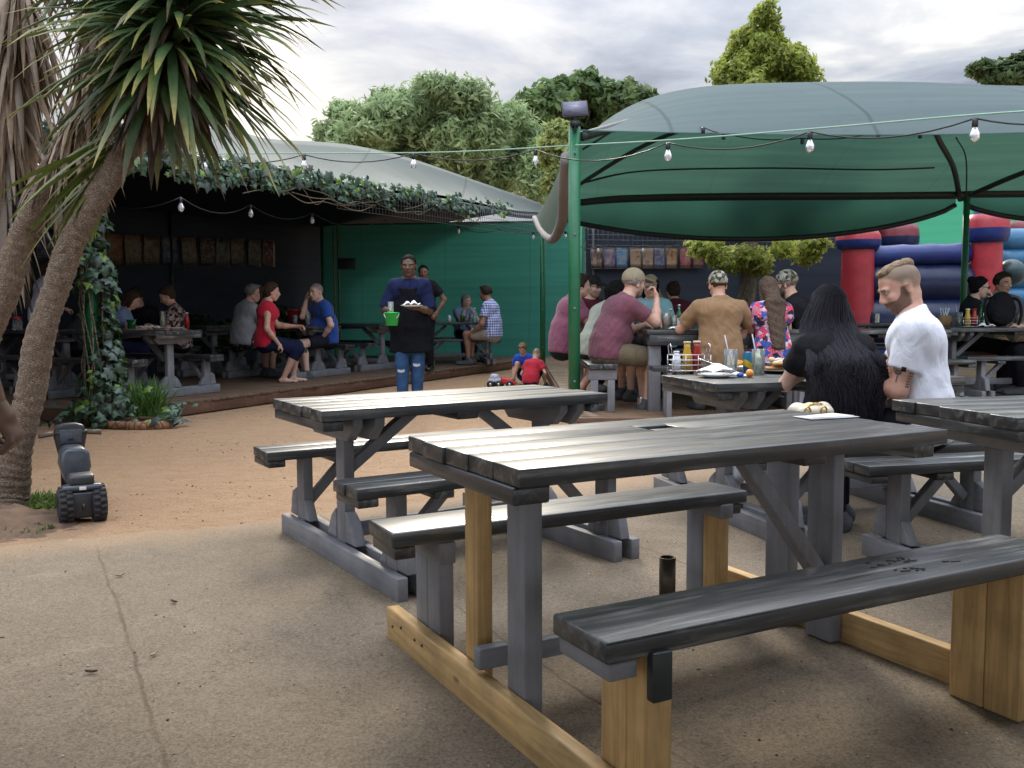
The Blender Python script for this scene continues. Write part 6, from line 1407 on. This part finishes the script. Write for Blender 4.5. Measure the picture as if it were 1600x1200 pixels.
MATS = dict(shirt_grey=cloth('grey_tee', (.36, .37, .40)), white=cloth('white_tee', (.74, .77, .87), .03, .35), black=cloth('black_tee', (.016, .016, .019), .2, .5), navy=cloth('navy_polo', (.014, .019, .060), .2), apron=cloth('black_apron', (.010, .011, .015), .2),
    red=cloth('red_tank_top', (.55, .02, .045), .08), blue=cloth('blue_polo', (.022, .07, .30), .12), mauve=cloth('mauve_tee', (.165, .062, .088), .12), mauve2=cloth('dusky_pink_tee', (.215, .075, .125), .12), sage=cloth('sage_tee', (.33, .36, .30), .08), tan=cloth('tan_tee', (.26, .16, .085), .08), maroon=cloth('maroon_tee', (.11, .022, .04), .15), aqua=cloth('aqua_top', (.25, .45, .50), .1),
    greyblue=cloth('grey_shirt', (.11, .11, .15), .15), olive=cloth('charcoal_tee', (.045, .05, .05), .2), powder=cloth('powder_blue_top', (.19, .26, .42), .1), pinkwhite=cloth('pale_tee', (.58, .58, .70), .06), kidblue=cloth('bright_blue_tee', (.02, .07, .42), .12), kidred=cloth('red_tee', (.52, .03, .055), .1),
    denim=denim_mat('blue_denim', (.035, .085, .19)), navyd=denim_mat('navy_denim', (.012, .018, .05)), whitejean=cloth('white_denim', (.66, .68, .76), .05), blackp=cloth('black_trousers', (.012, .012, .015), .2), khaki=cloth('khaki_shorts', (.15, .12, .075), .15), stone=cloth('stone_shorts', (.36, .32, .27), .1), darkshort=cloth('dark_shorts', (.02, .022, .03), .2),
    check=checks_mat(), floral=floral_mat('floral_dress', [(0, (.015, .015, .04)), (.22, (.03, .10, .38)), (.38, (.62, .06, .10)), (.52, (.62, .5, .58)), (.66, (.02, .02, .05)), (.8, (.55, .16, .22)), (.92, (.1, .3, .55))], 24), floral2=floral_mat('dark_floral_blouse', [(0, (.02, .015, .015)), (.4, (.30, .2, .19)), (.55, (.03, .02, .02)), (.75, (.42, .32, .3))], 30),
    dots=floral_mat('spotted_shorts', [(0, (.012, .012, .014)), (.72, (.5, .5, .5)), (.8, (.012, .012, .014))], 55), camo=floral_mat('camo_cap', [(0, (.08, .075, .05)), (.3, (.25, .24, .18)), (.5, (.04, .04, .03)), (.65, (.36, .35, .30))], 34), khakicap=cloth('khaki_cap', (.30, .25, .17), .1), blackcap=cloth('black_cap', (.025, .027, .025), .2),
    sandal=plain('dark_sandal', (.02, .016, .014), .6), shoegrey=plain('grey_shoe', (.07, .07, .08), .7), black_gloss=plain('black_gloss', (.006, .006, .008), .12), glass_dim=plain('thin_glasses', (.05, .045, .045), .2))
WH = (.60, .36, .27); WH2 = (.54, .31, .22); PALE = (.66, .43, .34); BR = (.115, .062, .039)
BRN = (.045, .028, .018); GRYH = (.20, .18, .165); BLK = (.010, .009, .010); BLO = (.30, .20, .11); DKB = (.028, .018, .013)
# ---- left shelter
person('standing woman in pale tee and black shorts behind the yucca trunk', 64, 12.0, DZ, 30, 0, 14, .97, WH, 'pinkwhite', .45, 'darkshort', 'mini', 'pony', BRN, (.3, .12, .12), (.3, -.1, .12), fem=True, hyaw=20)
person('hunched person in charcoal tee between the yucca and ivy post', 116, 12.1, DZ, 40, .46, 34, 1.02, WH2, 'olive', .6, 'darkshort', 'short', 'short', DKB)
person('person in powder blue top half hidden by the ivy post', 172, 12.2, DZ, 20, .46, 30, .96, WH, 'powder', .5, 'navyd', 'long', 'bob', BRN, (.45, .1, .22), (.48, -.1, .22), fem=True, hpitch=25)
person('man in black sitting deep in the shelter shade, head bowed', 232, 12.9, DZ, 255, .46, 22, 1.0, sc(WH2, .8), 'black', .7, 'blackp', 'long', 'short', DKB, (.4, .12, .22), (.4, -.12, .22), hpitch=28, glasses='clear')
person('woman in dark floral blouse looking down at her plate', 284, 12.6, DZ, 195, .46, 14, .98, WH, 'floral2', .7, 'blackp', 'long', 'bun', BRN, (.38, .1, .24), (.38, -.1, .24), fem=True, hpitch=30, belly=.03)
person('man in light grey tee and spotted shorts seen from behind', 377, 13.6, DZ, 40, .46, 16, 1.06, WH, 'shirt_grey', .6, 'dots', 'short', 'short', GRYH, (.5, .15, .22), (.5, -.12, .22), belly=.03, hyaw=-25)
person('woman in red tank top with brown hair tied back', 414, 12.75, DZ, 18, .46, 6, 1.04, WH, 'red', 0., 'navyd', 'capri', 'pony', BRN, (.42, .1, .2), (.16, -.2, -.02), fem=True, hyaw=5, hlen=.12, feet=((.36, .05, -.47), (.22, -.1, -.47)), shoe=('sandal', 'sandal'))
person('man in blue polo resting his chin on his hand', 513, 14.0, DZ, 205, .46, 14, 1.08, PALE, 'blue', .62, 'darkshort', 'short', 'buzz', GRYH, (.12, .16, .02), (.27, -.08, .55), hyaw=28, hpitch=8, belly=.07, shoe=('shoe', 'shoegrey'), hand_dir=(None, (-.1, .4, 1)), palm=(None, (-1, .3, 0)), pole=((-.3, .8, -.4), (.1, -.2, -1)), feet=((.36, .26, -.47), (.3, -.1, -.47)))
# ---- waiter
def waiter_extra(J):
    t, b = J['t'], J['base']; F, L, U = J['F'], J['L'], J['U']; s = J['s']; P0 = J['P0']
    ap = [seg(P0+U*.0, J['waist'], .158*s, .148*s, L, 1.42), seg(J['waist'], J['chest']+U*.0, .148*s, .152*s, L, 1.12), seg(P0-U*.30*s, P0, .160*s, .154*s, L, 1.46)]
    v, q = solid(ap, .011, .03, [(P0-U*.29*s, -U), (J['chest']+U*.02*s, U), (P0+F*.028, -F)], .005, 20); ob('apron', npmesh('apron', v-b, q, True), MATS['apron'], t)
    for sd in (1, -1):
        m = MB(); m.tube(cat_curve([J['chest']+L*sd*.09*s+F*.150*s, J['neck']+L*sd*.085*s+F*.02, J['neck']-F*.07*s+L*sd*.02+U*.02], 8)-b, .011, 6); m.build('apron_strap', MATS['apron'], t, True)
        m = MB(); a0 = J['neck']+L*sd*.075*s+F*.015+U*.0; m.grid(np.array([[a0-L*sd*.02+U*.05-F*.03, a0+U*.03-F*.03+L*sd*.01], [J['neck']+F*.10+L*sd*.03-U*.005, J['neck']+F*.085+L*sd*.085-U*.035], [J['neck']+F*.125+L*sd*.012-U*.07, J['neck']+F*.115+L*sd*.07-U*.085]])-b); o_ = m.build('collar', MATS['navy'], t); k = o_.modifiers.new('thickness', 'SOLIDIFY'); k.thickness = .006
    for sd, z in ((1, .0), (-1, -.12)):
        k = J['knee'][sd]; m = MB()
        for j in range(5): m.tube(cat_curve([k+F*.073+L*(sd*.0-.04)+U*(z*.6+j*.006), k+F*.082+U*(z*.6+j*.006-.01), k+F*.073+L*.04+U*(z*.6+j*.005)], 6)-b, .004, 5)
        m.build('denim_rip', cloth('frayed_threads', (.55, .58, .62)), t, True)
JW = person('waiter in navy polo and black apron carrying a bucket and plate', 641, 10.65, 0, 268, 0, 2, 1.03, BR, 'navy', .92, 'denim', 'long', 'crop', BLK, (.28, .12, .20), (.28, -.19, .17), fem=False, hpitch=2, hyaw=2, broad=.93, shoe=('shoe', 'shoegrey'), hand_dir=((.5, -.8, .0), (.4, .5, -.6)), palm=((0, 0, 1), (0, .9, -.1)), feet=((.03, .07, -.89), (.13, -.07, -.885)), curl=.7, pole=((-.8, .45, -.5), (-.8, -.5, -.5)), vox=.0085)
waiter_extra(JW)
hL, hR = JW['hand'][1], JW['hand'][-1]
bk2 = bucket('bright green bucket in the waiter\'s right hand', hR+JW['F']*.09-JW['L']*(-.05)+[0, 0, -.16], (.04, .62, .12), .145, .082)
glass('empty tumbler standing in the green bucket', hR+JW['F']*.09+JW['L']*.04+[0, 0, -.06], .16, .034, None)
o = plate('white plate with used napkins in the waiter\'s left hand', hL+JW['F']*.08-JW['L']*.05+[0, 0, .012], .125)
crumple('napkin', 'crumpled napkins piled on the plate of the waiter', hL+JW['F']*.08-JW['L']*.05+[0, 0, .025], .18, .13, .055, None, 21)
person('staff member in black standing behind the waiter', 664, 15.2, DZ, 250, 0, 4, 1.0, sc(BR, 1.6), 'black', .62, 'blackp', 'long', 'crop', BLK, hyaw=25, broad=.95, shoe=('shoe', 'black_gloss'))
person('older woman in powder blue top with hands raised at her mouth', 724, 18.2, DZ, 290, .46, 12, .94, WH, 'powder', .55, 'navyd', 'long', 'bob', GRYH, (.24, .12, .45), (.25, -.04, .47), fem=True, hyaw=35)
person('man in blue checked shirt turned away on the bench', 771, 16.7, DZ, 165, .46, 10, 1.1, (.33, .18, .12), 'check', .62, 'stone', 'short', 'short', DKB, (.30, .2, .02), (.30, -.05, .04), hyaw=-12, belly=.05, broad=1.08)
# ---- boys
person('boy in bright blue tee playing on the sand', 822, 14.3, 0, 250, .07, 24, .66, WH, 'kidblue', .7, 'darkshort', 'short', 'short', (.17, .11, .06), (.30, .14, -.02), (.28, -.2, -.04), child=True, hpitch=38, feet=((.4, .2, -.1), (.4, -.2, -.1)))
person('small fair-haired boy in red tee seen from behind', 829, 13.55, 0, 62, .05, 30, .62, PALE, 'kidred', .62, 'darkshort', 'short', 'buzz', (.22, .15, .09), (.28, .24, -.03), (.26, -.24, .08), child=True, hpitch=30, feet=((.42, .2, -.1), (.42, -.2, -.1)))
# ---- square table party
person('man in dusky pink tee hidden by the thick green post', 878, 10.6, DZ, 12, .46, 18, 1.08, WH, 'mauve2', .6, 'darkshort', 'short', 'short', DKB, (.5, .15, .22), (.5, -.15, .22), belly=.05, shoe=('sandal', 'sandal'), feet=((.25, .1, -.47), (.15, -.1, -.47)))
person('man in black cap and glasses with maroon tee behind the post', 917, 11.6, DZ, 300, .46, 6, 1.06, PALE, 'maroon', .6, 'navyd', 'long', 'short', DKB, (.42, .15, .22), (.42, -.15, .22), cap=('blackcap', 'blackcap'), glasses='clear', beard=((.16, .10, .07), .5), hyaw=18)
person('woman in sage tee with dark ponytail leaning on the table', 925, 9.85, DZ, 20, .46, 30, 1.0, WH, 'sage', .6, 'darkshort', 'short', 'pony', BLK, (.5, .14, .22), (.5, -.1, .22), hlen=.16, broad=.95, hyaw=5)
person('man in mauve tee and khaki cap raising a hand to his mouth', 945, 9.12, DZ, 16, .46, 28, 1.1, WH, 'mauve', .62, 'khaki', 'short', 'short', GRYH, (.46, .12, .24), (.47, -.06, .47), cap=('khakicap', 'khakicap'), beard=((.16, .12, .1), .55), hyaw=14, hpitch=6, belly=.03, hand_dir=((.3, -.9, -.3), (-.1, .5, 1)), palm=((0, 0, -1), (-1, .4, 0)), pole=((-.4, .5, -.6), (.35, -.35, -.9)), feet=((.42, .1, -.47), (.36, -.1, -.47)), curl=.8)
person('woman in pale aqua top with long dark hair facing the camera', 1016, 11.0, DZ, 262, .46, 8, 1.04, PALE, 'aqua', .5, 'navyd', 'long', 'long', BLK, (.4, .14, .22), (.4, -.14, .22), fem=True, hyaw=-8, cap=('khakicap', 'khakicap'), hlen=.36)
person('blonde woman leaning sideways behind the square table', 1041, 12.3, DZ, 200, .46, 22, .98, WH, 'aqua', .5, 'navyd', 'long', 'long', BLO, fem=True, side=.35, hlen=.34)
person('dark-haired person in maroon top with back turned, far table', 1056, 12.6, DZ, 100, .46, 10, 1.02, WH2, 'maroon', .6, 'navyd', 'long', 'bun', DKB)
person('man in tan tee and camouflage cap with back to us', 1125, 8.66, DZ, 92, .45, 8, 1.0, WH2, 'tan', .72, 'blackp', 'long', 'crop', BRN, (.42, .22, .2), (.40, -.22, .2), cap=('camo', 'camo'), wr=.006, tuck=.11, broad=1.05, pole=((-.2, .9, -.6), (-.2, -.9, -.6)))
person('woman with long brown hair in bright floral dress', 1207, 8.75, DZ, 100, .45, 10, .95, WH, 'floral', .35, 'floral', 'mini', 'long', (.085, .058, .042), (.4, .14, .22), (.4, -.14, .22), fem=True, hlen=.42, tuck=.12)
person('bearded man in black tee, camouflage cap and sunglasses', 1262, 9.5, DZ, 152, .46, 20, 1.06, WH, 'black', .65, 'blackp', 'long', 'short', (.16, .13, .1), (.45, .14, .22), (.45, -.14, .22), cap=('camo', 'camo'), glasses='dark', beard=((.05, .035, .025), .85))
# ---- right edge
person('woman in black with sunglasses and hair clip, chin on hand', 1508, 11.35, DZ, 335, .46, 10, 1.02, PALE, 'black', .5, 'blackp', 'long', 'bun', BLK, (.27, .02, .50), (.4, -.12, .22), fem=True, glasses='dark', hand_dir=((-.2, -.2, 1), None), palm=((-1, 0, 0), None), pole=((.2, .3, -1), None), hyaw=8)
person('man in grey shirt with eyes shut behind the backpack', 1556, 11.9, DZ, 268, .46, 3, 1.1, WH2, 'greyblue', .9, 'khaki', 'short', 'short', DKB, (.35, .15, .2), (.35, -.15, .2), hyaw=20)
person('person in black at the right edge beside the backpack', 1652, 10.5, DZ, 170, .46, 14, 1.0, WH, 'black', .5, 'blackp', 'long', 'short', BLK, (.42, .15, .22), (.42, -.15, .22))
# ---- passer-by at the left edge
person('dark-skinned passer-by in blue jeans, hand entering at left edge', 0, 2.35, 0, 80, 0, 2, 1.05, sc(BR, 1.15), 'black', .7, 'denim', 'long', 'crop', BLK, (.10, .25, .1), (-.02, -.36, -.06), x=-1.63, vox=.0085, hand_dir=(None, (.25, -.35, -.9)), palm=(None, (-.2, 1, 0)), pole=(None, (-.8, -.2, 0)), curl=1.0, shoe=('shoe', 'shoegrey'), feet=((-.15, .12, -.87), (-.3, -.02, -.86)))
# ---- couple in front
def long_hair(J, hp, hv, T):
    t, b, B, hs = J['t'], J['base'], J['B'], J['hs']; rng = np.random.default_rng(51); F, L, U = J['F'], J['L'], J['U']
    hp = hp[:2]+[seg(*[((w_-J['hc'])@B)/hs for w_ in (J['chest']-F*.105, J['waist']-F*.095+U*.05)], .03, .02, ((J['L'])@B), 2.4)]
    v, q = solid(hp, .0075, .03, wr=.004, wrs=60, smooth=2); ob('hair', npmesh('hair', T(v), q, True), hair_mat((.010, .009, .012)), t)
    m = MB(); hc = J['hc']; n = 2500
    for i in range(n):
        a = rng.uniform(-.84, .84); el = rng.uniform(.0, 1.); th = a*1.75
        p0 = np.array([-.012-math.cos(th)*.122*math.cos(el*1.3), math.sin(th)*.100*math.cos(el*1.3), .034+math.sin(el*1.3)*.113])
        w0 = hc+B@(p0*hs); out = unit(B@np.array([-math.cos(th), math.sin(th), .15])); lat = L*math.sin(th)
        ln = rng.uniform(.44, .60); dr = -F*.04
        p1 = hc-B[:, 2]*.10*hs-F*(.06+.055*rng.random())*max(math.cos(th), .2)+lat*(.125+.03*rng.random()); p2 = J['neck']-F*(.190+.035*rng.random())*max(math.cos(th), .6)+lat*(.155+.04*rng.random())-U*.10
        p3 = J['chest']-F*(.190+.035*rng.random())*max(math.cos(th), .65)+lat*(.165+.045*rng.random())-U*.08; p4 = J['waist']-F*(.165+.03*rng.random())*max(math.cos(th), .7)+lat*(.13+.05*rng.random())+U*(.16-.30*(ln-.44)/.16+.02*rng.normal())
        P = cat_curve([w0, p1, p2, p3, p4], 16); ph = a*5+rng.normal()*.6; f = np.linspace(0, 1, 16); am = .013*f
        P = P+L*(am*np.sin(f*17+ph))[:, None]+F*(am*.6*np.cos(f*15+ph))[:, None]; r = .0042*np.interp(f, [0, .1, .8, 1], [.6, 1, .9, .15]); m.tube(P-b, r, 4, False)
    m.build('hair_strands', hair_mat((.021, .020, .027)), t, True)
JB = person('woman with very long wavy black hair, seen from behind', 1312, 4.60, 0, 100, .46, 12, .90, PALE, 'black', .55, 'whitejean', 'long', 'long', BLK, (.26, -.02, .36), (.20, -.10, .16), fem=True, hlen=.48, hairfn=long_hair, tuck=.14, vox=.0085, pole=((.1, .7, -.6), (-.4, -.5, -.7)), feet=((.62, .35, -.40), (.66, .18, -.40)), shoe=('sandal', 'sandal'), wr=.005)
def quiff(J, hp, hv, T):
    top = [ellp((-.016, 0, .096), (.084, .05, .028)), ellp((.034, 0, .099), (.036, .042, .016)), ellp((-.072, 0, .080), (.035, .04, .03))]
    v, q = solid(top, .0048, .015, wr=.0035, wrs=110, smooth=1); ob('hair', npmesh('hair', T(v), q, True), hair_mat((.19, .135, .085)), J['t'])
    # tattoos on the outer arm
    t, b = J['t'], J['base']; sh, el = J['sh'][1], J['elb'][1]; ax = unit(el-sh); cam_d = unit(np.array([0, 0, EYE])-el); n = unit(cam_d-ax*np.dot(cam_d, ax)); sd = np.cross(ax, n)
    m = MB(); Ls = np.linalg.norm(el-sh)
    def patch(u, ang, lu, la):
        r = (.053+(.04-.053)*u)*J['s']+.0035; q_ = []
        for du in (-.5, .5):
            for da in (-.5, 0, .5): a = ang+da*la/r; q_.append(sh+ax*(u*Ls+du*lu)+(n*math.cos(a)+sd*math.sin(a))*(r+.003))
        m.add(np.array(q_)-b, [[0, 1, 4, 3], [1, 2, 5, 4]])
    rng = np.random.default_rng(3)
    for row in range(6):
        for k in range(4): patch(.66+row*.045, TSGN*(.62+k*.13)+rng.uniform(-.02, .02), .005+.002*rng.random(), .005)
    for k in range(9):
        a = k*2*math.pi/9; patch(.68+.03*math.sin(a), -TSGN*(.45)+.22*math.cos(a), .004, .016)
    for k in range(8): patch(.70+k*.02, -TSGN*.42, .007, .0035)
    m.build('tattoo', plain('tattoo_ink', (.06, .075, .085), .6), t)
    sl_ = sh+ax*Ls*.60; m = MB(); r = .068*J['s']; p = sl_+n*(r+.004); m.box(p-b, (.022, .022, .004), np.stack([sd, ax, n], 1)); m.build('sleeve_tag', MATS['black'], t)
TSGN = -1
JM = person('man in white tee with short hair, full beard and tattooed arm', 1449, 4.62, 0, 156, .47, 10, 1.03, (.62, .35, .26), 'white', .62, 'blackp', 'long', 'buzz', (.17, .125, .09), (.34, .06, .22), (.42, -.16, .20), hyaw=20, hpitch=27, beard=((.10, .055, .033), .88), hairfn=quiff, tuck=.09, vox=.0072, broad=1.06, wr=.0035, pole=((-.6, .35, -.8), (-.4, -.5, -.7)), hunch=1.25, neckf=.045, neckline=.025)
